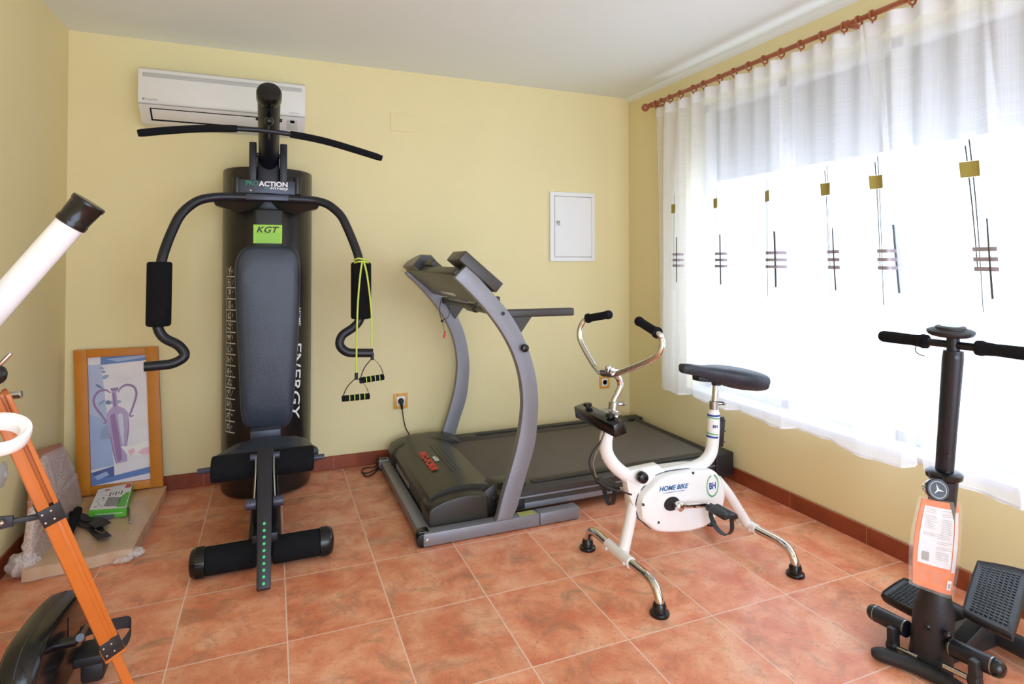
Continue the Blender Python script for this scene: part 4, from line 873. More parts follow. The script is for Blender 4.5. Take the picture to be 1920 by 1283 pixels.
# monitor box
b = BM(); c0 = at(1127, 787, y=YB-.01); obox(b, (c0.x-.004, YB+.0, c0.z), V((.026, 0, .006)), V((0, .155, 0)), V((-.004, 0, .024)), .004); mo = obj('console_box', b, M['blackg'], bike)
b = BM(); obox(b, (c0.x+.02, YB-.02, c0.z+.026), V((.030, 0, .006)), V((0, .05, 0)), V((0, 0, .002)), .001); obj('mounting_plate', b, M['steel'], mo)
b = BM()
for yy in (YB+.09, YB-.085): b = BM(); lathe(b, (c0.x-.004, yy, c0.z+.022), (0, 0, 1), [(0, .008), (.008, .008), (.009, .018), (.020, .018), (.022, .014)], 18); obj('dial', b, M['blackg'], mo)
b = BM(); tube(b, smooth([bq(1135, 803, YB-.04), bq(1128, 825, YB-.05), bq(1113, 845, YB-.05), bq(1105, 865, YB-.05), bq(1110, 885, YB-.05), bq(1118, 900, YB-.04), bq(1140, 915, YB-.03), bq(1165, 922, YB-.03), bq(1184, 928, YB-.024)], 6), .0035, 8); obj('brake_cable', b, M['cable'], bike)
b = BM(); tube(b, smooth([bq(1135, 803, YB-.04), bq(1127, 830, YB-.055), bq(1116, 855, YB-.055), bq(1112, 872, YB-.055), bq(1118, 895, YB-.05)], 6), .0028, 8); obj('brake_cable', b, mat('grey_brown_cable', (120, 104, 90), .5), bike)
# saddle
b = BM(); tube(b, [bq(1338, 768), bq(1341, 745), bq(1343, 712)], .0145, 20); obj('seat_post', b, M['chrome'], bike)
b = BM(); lathe(b, bq(1338.5, 767), (0, 0, 1), [(0, .019), (.034, .019), (.036, .014)], 20); p = bq(1341, 757); cyl(b, p+V((.01, 0, 0)), p+V((.035, -.012, 0)), .008, 12, .002); cyl(b, p+V((.03, -.028, 0)), p+V((.03, .015, 0)), .005, 10); obj('clamp', b, M['steel'], rf_)
sdl = [(2.612, .014, .832, .030), (2.622, .024, .837, .040), (2.66, .030, .834, .046), (2.71, .036, .825, .052), (2.76, .050, .819, .062), (2.81, .085, .815, .078), (2.86, .118, .810, .090), (2.91, .130, .803, .094), (2.96, .128, .794, .092), (2.985, .124, .787, .086)]
b = BM(); rings = []
for x_, hw, zt, th in sdl:
    ring = []
    for k in range(20):
        a_ = k/20*2*math.pi; cy_, sz_ = math.cos(a_), math.sin(a_)
        yy = hw*(abs(cy_)**.8)*(1 if cy_ > 0 else -1); zz = (zt-.012*abs(yy/hw)**2) if sz_ >= 0 else None
        z_ = zt-th*.35+th*.35*max(0, sz_)**.6 if sz_ >= 0 else zt-th*.35-th*.65*abs(sz_)**.5
        if sz_ < 0: yy *= .86+.14*(1+sz_)
        ring.append((x_, YB+yy, z_))
    rings.append(ring)
loft(b, rings); ml = obj('saddle', b, mat('black_saddle_vinyl', (42, 45, 54), .42, bump=.25, bscale=120, var=.15, vscale=30), bike, sharp=70)
b = BM(); obox(b, bq(1325, 711), V((.06, 0, -.008)), V((0, .022, 0)), V((0, 0, .010)), .003); lathe(b, bq(1343, 722), (0, 0, 1), [(0, .02), (.03, .022)], 16); obj('saddle_mount', b, M['bplast'], ml)
b = BM(); p0, p1 = bq(1354, 786), bq(1350, 838); beam(b, p0, p1, .03, .012, up=(0, 1, 0), r=.004); cyl(b, p0-V((.012, 0, 0)), p0+V((.006, 0, 0)), .010, 12)
for k in (.45, .85): c_ = p0.lerp(p1, k); cyl(b, c_-V((.02, 0, 0)), c_+V((.025, 0, 0)), .003, 8)
obj('height_lever', b, M['bplast'], rf_)
# stabilisers
def stab(x_, ya_, yb2_, zc, sl):
    P_ = smooth([(x_, ya_, .035), (x_+.0, ya_+.003, .055), (x_, ya_+.028, .088), (x_, ya_+.075, .101), (x_, ya_+.15, .100), (x_, YB, .098), (x_, yb2_-.15, .100), (x_, yb2_-.075, .101), (x_, yb2_-.028, .088), (x_, yb2_-.003, .055), (x_, yb2_, .035)], 5)
    b = BM(); tube(b, P_, .0165, 20); s_ = obj('stabiliser', b, M['chrome'], bike)
    b = BM(); tube(b, [(x_, YB-sl, .099), (x_, YB+sl, .099)], .0215, 22); 
    for yy in (YB-sl+.02, YB+sl-.02): cyl(b, (x_-.025, yy, .09), (x_-.015, yy, .092), .007, 12)
    obj('sleeve', b, M['white'], s_)
    for yy in (ya_, yb2_):
        b = BM(); lathe(b, (x_, yy, 0), (0, 0, 1), [(0, .034), (.006, .036), (.012, .034), (.015, .026), (.036, .024), (.044, .020), (.045, .012)], 26); obj('rubber_foot', b, M['blackg'], s_)
stab(2.305, -1.985, -1.465, 0, .085); stab(2.975, -1.975, -1.465, 0, .05)

# ------------------------------------------------------------------ stepper
SX = 2.925
stp = thing('stepper', 'black twist stepper with a tall column and handlebar beside the curtain', 'stepper', (SX, -2.54, 0))
cb, ct = V((SX+.003, -2.530, .02)), V((2.895, -2.628, 1.0))
def col(z): return cb.lerp(ct, (z-.02)/.98)
b = BM(); a_, c_, dd_ = frame_from(ct-cb, V((0, 1, 0)))
def ovals(z, rx, ry, n=24): p = col(z); return [p+V((rx*math.cos(k*2*math.pi/n), ry*math.sin(k*2*math.pi/n), 0)) for k in range(n)]
loft(b, [ovals(z, rx, ry) for z, rx, ry in ((.55, .021, .024), (.70, .022, .025), (.98, .025, .028), (1.005, .023, .026))]); obj('column', b, M['black'], stp)
b = BM()
for py in (667, 851, 881):
    zz = min((abs(proj(col(z/1000))[1]-py), z/1000) for z in range(500, 1000, 4))[1]; p = col(zz); lathe(b, p+V((-.0155, -.019, 0)), V((-.6, -.8, 0)), [(0, .006), (.002, .006)], 12)
obj('adjustment_hole', b, M['glassd'], stp)
zcol = min((abs(proj(col(z/1000))[1]-887), z/1000) for z in range(400, 900, 3))[1]
b = BM(); loft(b, [ovals(z, r_, r_) for z, r_ in ((.24, .034), (.40, .034), (zcol-.02, .037), (zcol-.018, .037))]); obj('sleeve', b, M['black'], stp)
b = BM(); loft(b, [ovals(z, r_, r_) for z, r_ in ((zcol-.022, .038), (zcol-.014, .047), (zcol, .048), (zcol+.006, .040), (zcol+.008, .030))]); obj('collar', b, M['blackg'], stp)
b = BM(); loft(b, [ovals(z, rx, ry) for z, rx, ry in ((.0, .060, .062), (.02, .058, .060), (.06, .054, .056), (.14, .053, .055), (.19, .052, .054), (.225, .043, .044), (.265, .037, .038), (.27, .034, .034))]); obj('column_boot', b, M['bplast'], stp)
b = BM()
for y_ in (-2.60, -2.55): p = at(1760, 1200, x=2.88); ball(b, (2.878+(.012 if y_ < -2.58 else 0), y_-.005, .15), .011)
obj('bolt_cap', b, M['blackg'], stp)
# handlebar along y
hx, hz = 2.895, 1.022
b = BM(); tube(b, [(hx, -2.43, hz), (hx, -2.83, hz)], .0115, 18); cyl(b, (hx, -2.628, .985), (hx, -2.628, 1.045), .017, 18); sh = obj('handlebar', b, M['black'], stp)
for y0_, y1_ in ((-2.555, -2.40), (-2.690, -2.86)):
    b = BM(); L_ = abs(y1_-y0_); lathe(b, (hx, y0_, hz), (0, 1 if y1_ > y0_ else -1, 0), [(0, .016), (.003, .0215), (.014, .0225), (.025, .0195), (.05, .0175), (L_*.6, .0185), (L_-.012, .0185), (L_-.003, .0145), (L_, .006)], 24); obj('grip', b, M['foam'], sh)
b = BM(); lathe(b, (2.888, -2.625, 1.048), V((-.05, -.06, 1)), [(0, .02), (.002, .050), (.006, .057), (.012, .060), (.017, .060), (.021, .052), (.023, .040), (.029, .038), (.031, .030), (.031, .001)], 36); sd = obj('display', b, M['bplast'], stp)
b = BM(); lathe(b, V((2.888, -2.625, 1.048))+V((-.05, -.06, 1)).normalized()*.0312, V((-.05, -.06, 1)), [(0, .028), (.001, .028)], 24); obj('display_window', b, M['disp'], sd)
# knob with emblem
kc = at(1755, 918, y=-2.618); kd = (V((-.42, -.85, .25))).normalized()
b = BM(); cyl(b, kc-kd*.05, kc, .012, 14); lathe(b, kc-kd*.012, kd, [(0, .024), (.002, .029), (.012, .030), (.015, .029)], 30); kn = obj('knob', b, M['chrome'], stp)
b = BM(); lathe(b, kc+kd*.002, kd, [(0, .0315), (.006, .0315), (.008, .029), (.008, .001)], 30); kf = obj('knob_face', b, M['blackg'], kn)
ka, kb_, _ = frame_from(kd); b = BM()
for ang in (100, 220, 340):
    a_ = math.radians(ang); u_ = ka*math.cos(a_)+kb_*math.sin(a_); v_ = kd.cross(u_); p = kc+kd*.0104; poly(b, [p+v_*.0028, p+u_*.017, p-v_*.0028, p-u_*.002])
tube(b, [kc+kd*.0102+(ka*math.cos(k*math.pi/16)+kb_*math.sin(k*math.pi/16))*.023 for k in range(32)], .0006, 6, closed=True)
obj('emblem', b, M['wtext'], kf, recalc=False)
# foot bar
b = BM(); P_ = smooth([(2.79, -2.435, .020), (2.815, -2.465, .021), (2.85, -2.53, .022), (2.87, -2.60, .022), (2.865, -2.68, .022), (2.84, -2.75, .021), (2.80, -2.80, .020)], 5); n = len(P_)
tube(b, P_, [.008+.012*min(1, min(i, n-1-i)/4)**.5 for i in range(n)], 20, sx=1.3); obj('foot_bar', b, M['bplast'], stp)
b = BM(); obox(b, (3.08, -2.53, .045), V((.17, 0, 0)), V((0, .04, 0)), V((0, 0, .03)), .008); ff = obj('base_frame', b, M['bplast'], stp)
b = BM(); cyl(b, (3.22, -2.28, .045), (3.22, -2.78, .045), .032, 22, .008); obj('rear_foot_bar', b, M['bplast'], stp)
# pedals
def step(cs_, th, label=None):
    P_ = [V(c) for c in cs_]; nrm = (P_[1]-P_[0]).cross(P_[3]-P_[0]).normalized(); nrm = nrm if nrm.z > 0 else -nrm
    b = BM(); ol = smooth([P_[0].lerp(P_[1], .12), P_[0].lerp(P_[1], .88), P_[1].lerp(P_[2], .1), P_[1].lerp(P_[2], .9), P_[2].lerp(P_[3], .12), P_[2].lerp(P_[3], .88), P_[3].lerp(P_[0], .1), P_[3].lerp(P_[0], .9), P_[0].lerp(P_[1], .12)], 3)[:-1]
    c_ = sum(ol, V())/len(ol); loft(b, [[c_+(p-c_)*s_+nrm*d_ for p in ol] for s_, d_ in ((.88, -th), (.97, -th*.75), (1.03, -th*.3), (1.03, -.006), (1.0, .0), (.96, .002), (.93, -.003), (.5, -.003), (.1, -.003))]); pd = obj('foot_plate', b, M['bplast'], stp, sharp=50)
    b = BM(); nu_, nv_ = 18, 8; U_ = (P_[3]-P_[0]); V_ = (P_[1]-P_[0])
    for i in range(nu_):
        for j in range(nv_):
            u_, v_ = .09+.82*(i+.5)/nu_, .12+.76*(j+.5)/nv_; q_ = P_[0].lerp(P_[1], v_).lerp(P_[3].lerp(P_[2], v_), u_)+nrm*-.0018
            obox(b, q_, U_*.011, V_*.032, nrm*.0022, .0)
    obj('tread_pattern', b, mat('worn_grey_rubber', (64, 68, 72), .6), pd); return pd
n0, n1, n2, n3 = at(1803, 1145, z=.185), at(1898, 1192, z=.19), at(1930, 1070, z=.25), at(1832, 1050, z=.245)
step((n0, n1, n2, n3), .035)
f0, f1, f2, f3 = at(1650, 1112, z=.125), at(1724, 1150, z=.125), at(1775, 1110, z=.145), at(1694, 1083, z=.145)
step((f0, f1, f2, f3), .035)
b = BM()
for p0, p1 in ((V((3.02, -2.56, .06)), (n0+n1+n2+n3)/4-V((0, 0, .045))), (V((3.02, -2.50, .06)), (f0+f1+f2+f3)/4-V((0, 0, .04)))): beam(b, p0, p1, .05, .03, r=.005)
obj('pedal_arm', b, M['bplast'], stp)
# hydraulic cylinders and rods
for (x_, y0_, z0_, y1_, z1_) in ((2.905, -2.605, .110, -2.725, .125), (2.905, -2.365, .080, -2.475, .088)):
    b = BM(); cyl(b, (x_, y0_, z0_), (x_, y1_, z1_), .026, 26, .003); cl = obj('hydraulic_cylinder', b, M['black'], stp)
    b = BM()
    for t_ in (.06, .97): p0, p1 = V((x_, y0_, z0_)), V((x_, y1_, z1_)); q_ = p0.lerp(p1, t_); d_ = (p1-p0).normalized(); cyl(b, q_-d_*.0015, q_+d_*.0015, .0266, 26)
    obj('silver_ring', b, M['steel'], cl)
    e_ = V((x_, y1_, z1_)) if y0_ > -2.6 and 0 else (V((x_, y1_, z1_)) if y0_ < -2.5 else V((x_, y0_, z0_))); s_ = -1 if y0_ < -2.5 else 1
    b = BM(); lathe(b, e_, (0, s_, 0), [(0, .0255), (.010, .024), (.018, .018), (.022, .008), (.0225, .001)], 24); obj('end_cap', b, M['blackg'], cl)
for p0_, p1_, far_ in ((at(1674, 1211, x=2.872), at(1722, 1234, x=2.872), 1), (at(1770, 1249, x=2.872), at(1828, 1277, x=2.872), 0)):
    b = BM(); cyl(b, p0_, p1_, .0085, 16); r_ = obj('piston_rod', b, M['chrome'], stp)
    e_ = p0_ if far_ else p1_; b = BM(); cyl(b, e_-V((0, .014, 0)), e_+V((0, .014, 0)), .018, 18, .004); box(b, (e_.x-.015, e_.y-.012, e_.z), (e_.x+.02, e_.y+.012, e_.z+.06), .005); obj('rod_end', b, M['bplast'], r_)
b = BM(); tube(b, smooth([at(1722, 634, x=2.885), at(1720, 645, x=2.87), at(1716, 655, x=2.87), at(1722, 664, x=2.87), at(1735, 668, x=2.88)], 5), .0014, 6); obj('wire', b, M['cable'], stp)
# instruction sheets hanging on the column
bk_ = thing('instruction_booklet', 'orange and white instruction sheet in clear plastic on the stepper column', 'booklet', tuple(at(1765, 1118, y=-2.61)))
yb3 = -2.615
def bkp(u, v, o=0):     # u across, v up
    lft = at(1740+(1722-1740)*(1-v)-6*math.sin(math.pi*(1-v)), 938+(1098-938)*(1-v), y=yb3); rgt = at(1808+(1794-1808)*(1-v)+6*math.sin(math.pi*(1-v)), 948+(1122-948)*(1-v), y=yb3)
    p = lft.lerp(rgt, u); p.y += .016*(2*u-1)**2+o; return p
b = BM(); grid(b, lambda u, v: bkp(u, v), 16, 20); grid(b, lambda u, v: bkp(u, v, .002), 16, 20); obj('cover_sheet', b, M['orange'], bk_, recalc=False)
b = BM(); grid(b, lambda u, v: bkp(.06+.70*u, .27+.66*v, -.0012), 12, 12); ws = obj('text_panel', b, M['paper'], bk_, recalc=False)
b = BM(); grid(b, lambda u, v: bkp(.80+.15*u, .24+.66*v, -.0012), 4, 12); grid(b, lambda u, v: bkp(.82+.18*u, .06+.16*v, -.0013), 4, 3) if 0 else None; obj('side_panel', b, M['paper'], bk_, recalc=False)
b = BM(); rnd = random.Random(5)
for k in range(30):
    v = .90-k*.0195
    for u0_, u1_ in ((.10, .34), (.42, .72)) if k < 14 else (((.36, .72),) if k > 15 else ((.1, .68),)):
        if rnd.random() < .12: continue
        e_ = u1_-rnd.random()*.08; grid(b, lambda a, c: bkp(u0_+(e_-u0_)*a, v+.004*c, -.0022), 4, 1)
for k in range(4): grid(b, lambda a, c: bkp(.12+.5*a, .20-k*.035+.004*c, -.0012), 4, 1)
obj('small_print', b, M['gtextl'], ws, recalc=False)
b = BM(); grid(b, lambda u, v: bkp(.12+.12*u, .31+.10*v, -.0024), 3, 3); obj('small_picture', b, M['acg'], ws, recalc=False)
b = BM(); grid(b, lambda u, v: bkp(.72+.16*u, .05+.10*v, -.0012), 3, 3); bc = obj('bar_code', b, M['wplast'], bk_, recalc=False)
b = BM()
for k in range(9): grid(b, lambda u, v: bkp(.75+.011*k+.005*u, .065+.055*v, -.002), 1, 1)
obj('bar_code_lines', b, M['seam'], bc, recalc=False)
b = BM(); grid(b, lambda u, v: bkp(-.09+1.18*u, -.03+1.05*v, -.005), 16, 20); obj('plastic_sleeve', b, M['film'], bk_, recalc=False)

# ------------------------------------------------------------------ cardboard and wrapped panel in the left corner
NS = 30
def slabp(u, v, top=True):     # u: left to right, v: far to near
    p = V((.10+.385*u-.02*u*v, -.085-.73*v-.05*(1-u)*v, .052))
    p.z += .003*math.sin(u*9+v*7)-.004*v; return p
b = BM(); grid(b, lambda u, v: slabp(u, v), 18, 26)
edge = [slabp(u/18, 0) for u in range(19)]+[slabp(1, v/26) for v in range(1, 27)]+[slabp(1-u/18, 1) for u in range(1, 19)]+[slabp(0, 1-v/26) for v in range(1, 26)]
R0 = [b.verts.new(p) for p in edge]; R1 = [b.verts.new(V((p.x+.004*math.sin(i), p.y+.004*math.cos(i*1.3), .004))) for i, p in enumerate(edge)]
for i in range(len(edge)): j = (i+1) % len(edge); b.faces.new((R0[i], R0[j], R1[j], R1[i]))
b.faces.new(R1[::-1])
cp = obj('cardboard_package', b, M['card'], sharp=50); cpk = thing('wrapped_cardboard_panel', 'flat brown cardboard package in plastic film lying in the left corner', 'package', (.29, -.45, 0)); cp.name = 'cardboard'; cp.parent = cpk; cp.matrix_parent_inverse = Matrix.Translation(-cpk.location)
b = BM(); rnd = random.Random(2)
def filmp(u, v):
    p = slabp(min(1, max(0, u)), min(1, max(0, v))); ex = max(0, v-1); p.y -= ex*.4; p.z = p.z+.004 if ex == 0 and 0 <= u <= 1 else max(.004, .056-ex*1.4)
    if u > 1: p.x += (u-1)*.35; p.z = max(.004, .054-(u-1)*1.4)
    w = .004*math.sin(u*37+v*11)*math.sin(v*29-u*5)
    return p+V((w, w*.7, abs(w)*.6+.001))
grid(b, lambda a, c: filmp(-.0+1.045*a, .45+.60*c), 40, 50); obj('stretch_film', b, M['film'], cpk, recalc=False)
b = BM(); ball(b, (.468, -.795, .022), .03, (1.3, 1.0, .7), 16); ball(b, (.43, -.83, .014), .024, (1.5, .8, .55), 16)
for v in b.verts: v.co += V((.004*math.sin(v.co.y*300), .004*math.sin(v.co.x*260), 0))
obj('film_bunch', b, M['bubble'], cpk)
bw = thing('bubble_wrapped_panel', 'bubble wrapped panel leaning on the left wall beside the cardboard', 'package', (.06, -.5, 0))
# panel leaning on left wall
def bwp(y, z, o): return V((.102-.165*z+o*.98, y, z+.16*o))
outl = [(-.79, .012), (-.17, .012), (-.20, .22), (-.27, .385), (-.56, .43), (-.66, .30), (-.80, .10)]
b = BM(); prism(b, [bwp(y, z, 0) for y, z in outl], bwp(0, 0, .026)-bwp(0, 0, 0), .006); obj('panel', b, mat('red_brown_card', (176, 112, 82), .5, var=.1), bw)
b = BM()
lnz = [(-.835, .006), (-.15, .006), (-.17, .20), (-.26, .365), (-.54, .40), (-.67, .27), (-.825, .11)]
cc_ = V((sum(p[0] for p in lnz)/7, sum(p[1] for p in lnz)/7, 0))
def wr(s_, o): 
    P_ = fillet([V((cc_.x+(y-cc_.x)*s_, max(.003, cc_.y+(z-cc_.y)*s_), 0)) for y, z in lnz+[lnz[0]]], .03, 5)[:-1]
    return [bwp(p.x+.005*math.sin(i*2.1), p.y, o+.003*math.sin(i*1.7)) for i, p in enumerate(P_)]
loft(b, [wr(.97, -.002), wr(1.01, .004), wr(1.02, .024), wr(.99, .034), wr(.8, .038), wr(.5, .037), wr(.1, .038)]); obj('bubble_wrap', b, M['bubble'], bw, sharp=70)
b = BM(); ball(b, (.085, -.80, .05), .055, (1.0, .9, .9), 20)
for v in b.verts: v.co += V((.006*math.sin(v.co.y*170+v.co.z*90), .006*math.sin(v.co.x*160), .004*math.sin(v.co.x*120+v.co.y*100))); v.co.z = max(.002, v.co.z)
obj('wrap_fold', b, M['bubble'], bw)
# box with picture of tools, rod, strap, sleeve, cloth
def rot(p, c, a): d_ = V(p)-V(c); return V((c[0]+d_.x*math.cos(a)-d_.y*math.sin(a), c[1]+d_.x*math.sin(a)+d_.y*math.cos(a), p[2]))
ZT = .058
q0, q1, q2, q3 = at(166, 958, z=.098), at(237, 953, z=.098), at(250, 905, z=.098), at(184, 918, z=.098)
ux = (q1-q0)/2; uy = (q3-q0)/2; cc_ = (q0+q1+q2+q3)/4
gb = thing('product_box', 'flat green and white product box lying on the cardboard package', 'box', (cc_.x, cc_.y, ZT))
b = BM(); c8 = [V((p.x, p.y, ZT)) for p in (q0, q1, q2, q3)]+[q0, q1, q2, q3]; hexa(b, c8, .001, 1); obj('carton', b, M['green'], gb)
def gp_(u, v, o): return q0.lerp(q1, u).lerp(q3.lerp(q2, u), v)+V((0, 0, o))
b = BM(); grid(b, lambda u, v: gp_(.01+.98*u, .01+.98*v, .0008), 1, 1); tp = obj('top_face', b, M['wplast'], gb, 'white printed top', recalc=False)
b = BM(); poly(b, [gp_(u, v, .0014) for u, v in ((.72, .05), (.97, .05), (.97, .62), (.86, .60), (.74, .42))], 1); poly(b, [gp_(u, v, .0014) for u, v in ((.36, .12), (.74, .10), (.76, .44), (.40, .50))], 0)
poly(b, [gp_(u, v, .0014) for u, v in ((.80, .80), (.97, .80), (.97, .97), (.80, .97))], 2)
for i in range(16): a_ = rnd.random()*6.28; cx_, cy_ = .08+.24*rnd.random(), .12+.5*rnd.random(); poly(b, [gp_(cx_+.03*math.cos(a_+t_), cy_+.03*math.sin(a_+t_), .0016) for t_ in (0, .6, 3.1, 3.9)], 0 if i % 3 else 3)
lathe(b, gp_(.30, .86, .0012), (0, 0, 1), [(0, .012), (.0004, .012)], 16, 4)
for i in range(5): poly(b, [gp_(.4+.08*i, .55+.03*(i % 2), .0015), gp_(.44+.08*i, .55+.03*(i % 2), .0015), gp_(.44+.08*i, .72, .0015), gp_(.41+.08*i, .70, .0015)], 0 if i % 2 else 3)
obj('printed_artwork', b, [M['acg'], M['green'], M['red'], M['hood'], M['orange']], tp, recalc=False)
e0, e1 = V((q0.x, q0.y, ZT)), V((q1.x, q1.y, ZT)); fn_ = (e1-e0).cross(V((0, 0, 1))).normalized()
text('TUBO DE EXTENSION', e0.lerp(e1, .18)+V((0, 0, .017)), (e1-e0).normalized(), (0, 0, 1), (e1-e0).length*.72, .006, M['wtext'], gb, bold=.01, ext=.0012)
r0, r1 = at(242, 952, z=ZT+.005), at(244, 979, z=ZT+.005); b = BM(); cyl(b, r0, r1, .0045, 14, .001); single(obj('metal_rod', b, M['steel']), 'short shiny metal rod lying right of the green box', 'rod')
b = BM(); pts = [at(152, 998, z=ZT), at(186, 986, z=ZT), at(215, 975, z=ZT), at(222, 963, z=ZT), at(188, 968, z=ZT)]; 
pts = [at(172, 975, z=ZT), at(190, 977, z=ZT), at(212, 972, z=ZT), at(229, 963, z=ZT), at(236, 958, z=ZT-.001), at(206, 960, z=ZT), at(178, 968, z=ZT)]
prism(b, pts, (0, 0, .014), .004); single(obj('folded_cloth', b, M['grey']), 'dark grey cloth pad peeping out in front of the green box', 'cloth')
# black foam tubes and strap
b = BM(); P0, P1 = at(128, 1000, z=ZT+.02), at(146, 957, z=ZT+.02); cyl(b, P0, P1, .019, 22, .005); t_ = thing('foam_sleeves', 'pair of crossed black foam tubes behind the orange wooden leg', 'foam tube', tuple(P0)); t_['category'] = 'foam tube'
obj('foam_tube', b, M['foam'], t_); b = BM(); P0, P1 = at(124, 962, z=ZT+.015), at(134, 967, z=ZT+.015); cyl(b, P0, P1, .015, 20, .003); obj('foam_tube', b, M['foam'], t_)
st = thing('buckle_strap', 'black webbing strap with a wire buckle lying on the cardboard package', 'strap', tuple(at(185, 1000, z=ZT)))
def sp_(pts, w, dz=0, h=.004):
    P_ = smooth([at(x_, y_, z=ZT+dz) for x_, y_ in pts], 4); L1, L2 = [], []
    for i, p in enumerate(P_):
        t_ = (P_[min(i+1, len(P_)-1)]-P_[max(i-1, 0)]).normalized(); s_ = V((-t_.y, t_.x, 0)); z_ = .004*math.sin(i*.9)+.004; L1.append(p+s_*w/2+V((0, 0, z_))); L2.append(p-s_*w/2+V((0, 0, z_)))
    b_ = BM(); ribbon(b_, L1, L2, (0, 0, h)); return b_
obj('webbing', sp_([(140, 972), (155, 981), (172, 990), (185, 1000), (196, 1013)], .05), M['bplast'], st); obj('webbing', sp_([(142, 968), (160, 974), (180, 978), (200, 984)], .04, .006), M['bplast'], st); obj('webbing_end', sp_([(176, 980), (192, 988)], .06, .016), M['bplast'], st)
b = BM(); tube(b, [at(178, 994, z=ZT+.02), at(191, 1000, z=ZT+.02), at(200, 993, z=ZT+.02)], .0022, 8); obj('wire_buckle', b, M['steel'], st)
# clear suction disc on the left wall
b = BM(); p = at(10, 890, x=.012); lathe(b, (.001, p.y, p.z), (1, 0, 0), [(0, .052), (.003, .050), (.010, .030), (.012, .014), (.018, .012), (.018, .001)], 30); single(obj('suction_disc', b, M['clear']), 'clear round plastic suction disc on the left wall', 'suction disc')

# ------------------------------------------------------------------ telescope on an orange wooden tripod (left foreground)
tel = thing('telescope', 'white telescope tube with black cap on an orange wooden tripod, left foreground', 'telescope', (.45, -2.3, 0))
ty = -2.2
A0 = at(140, 411, y=ty); A1 = at(0, 569, y=ty); td = (A0-A1).normalized(); rT = .0285
b = BM(); cyl(b, A1-td*.55, A0, rT, 40); lathe(b, A0-td*.01, td, [(0, rT+.001), (.012, rT+.001)], 40); obj('optical_tube', b, mat('glossy_white_tube', (240, 240, 242), .22, coat=.4), tel)
b = BM(); lathe(b, A0-td*.016, td, [(0, rT+.001), (.002, rT+.0035), (.012, rT+.0035), (.015, rT+.002), (.052, rT+.0045), (.055, rT+.0065), (.062, rT+.0065), (.064, rT+.005), (.064, .001)], 40); obj('lens_cap', b, M['blackg'], tel)
# tripod legs
apex = at(-6, 741, y=-2.40); ft = at(331, 1483, z=0)
mid = lambda t_: apex.lerp(ft, t_)
ldv = (ft-apex).normalized(); vw = V((-.25, -.95, .12)); s1 = ldv.cross(vw).normalized(); s2 = s1.cross(ldv).normalized()      # s1 across, s2 towards the viewer
if s2.dot(V((0, -1, 0))) < 0: s2 = -s2
if s1.x < 0: s1 = -s1
ang = math.radians(38); e1_ = s1*math.cos(ang)+s2*math.sin(ang)*-1; e2_ = s2*math.cos(ang)+s1*math.sin(ang)
tcl = min((abs(proj(mid(k/200))[1]-1205), k/200) for k in range(200))[1]
tb1 = min((abs(proj(mid(k/200))[1]-958), k/200) for k in range(200))[1]
c_ = (mid(0)+mid(tcl))/2; hl = (mid(tcl)-mid(0))/2
b = BM(); obox(b, c_-e1_*.0075, e1_*.0095, e2_*.020, hl, .0015); lg = obj('tripod_leg', b, M['wood'], tel)
b = BM(); obox(b, c_+e1_*.013, e1_*.004, e2_*.020, hl, .001); obj('leg_rail', b, M['wood'], lg)
b = BM(); obox(b, c_+e1_*.0055, e1_*.005, e2_*.009, hl, .0005); obox(b, (mid(tb1)+mid(tcl))/2+e1_*.0055, e1_*.004, e2_*.0185, (mid(tcl)-mid(tb1))/2, .0005); beam(b, mid(tcl-.02), ft, .018, .026, up=tuple(e2_), r=.002); obj('leg_extension', b, M['wood'], lg)
def sleeve(t_, hgt, lip):
    c_ = mid(t_); b = BM(); obox(b, c_, e1_*.0185, e2_*.0215, ldv*hgt, .001); k_ = obj('leg_bracket', b, M['bplast'], lg)
    b = BM()
    for u_ in (-.6, .25):
        for v_ in (-.5, .5): lathe(b, c_+e2_*.0215+e1_*.017*u_-e1_*.003+ldv*hgt*v_, e2_, [(0, .0022), (.001, .0022), (.0016, .001)], 10)
    obj('rivet', b, M['steel'], k_)
    if lip: b = BM(); obox(b, c_+ldv*(hgt+.003), e1_*.020, e2_*.023, ldv*.003, .001); obj('clamp_lip', b, M['wood'], k_)
    return c_
sb = sleeve(tb1, .019, False); sleeve(tcl, .020, True)
# other legs
for tgt in ((.05, -2.62, 0), (.62, -2.85, 0)):
    tgt = V(tgt) if tgt[0] < .3 else at(-32, 1560, z=0)
    b = BM(); beam(b, apex+V((-.05, 0, 0)), apex.lerp(tgt, .6), .034, .030, r=.002); beam(b, apex.lerp(tgt, .58), tgt, .022, .02, r=.002); obj('tripod_leg', b, M['wood'], tel)
# spreader strut
b = BM(); P0, P1 = sb-e1_*.018, at(24, 978, y=sb.y-.02); beam(b, P0, P1, .008, .010, r=.001); hub = at(-12, 985, y=sb.y-.03); prism(b, [P1+V((0, 0, .010)), P1-V((0, 0, .010)), hub+V((-.03, 0, -.016)), hub+V((-.03, 0, .016))], (0, .006, 0), .001); beam(b, hub, apex.lerp(V((.05, -2.62, 0)), .45), .008, .010)
so = obj('spreader_strut', b, M['bplast'], tel)
b = BM(); p = at(3, 981, y=P1.y-.012); ball(b, p, .005); obj('rivet', b, M['steel'], so)
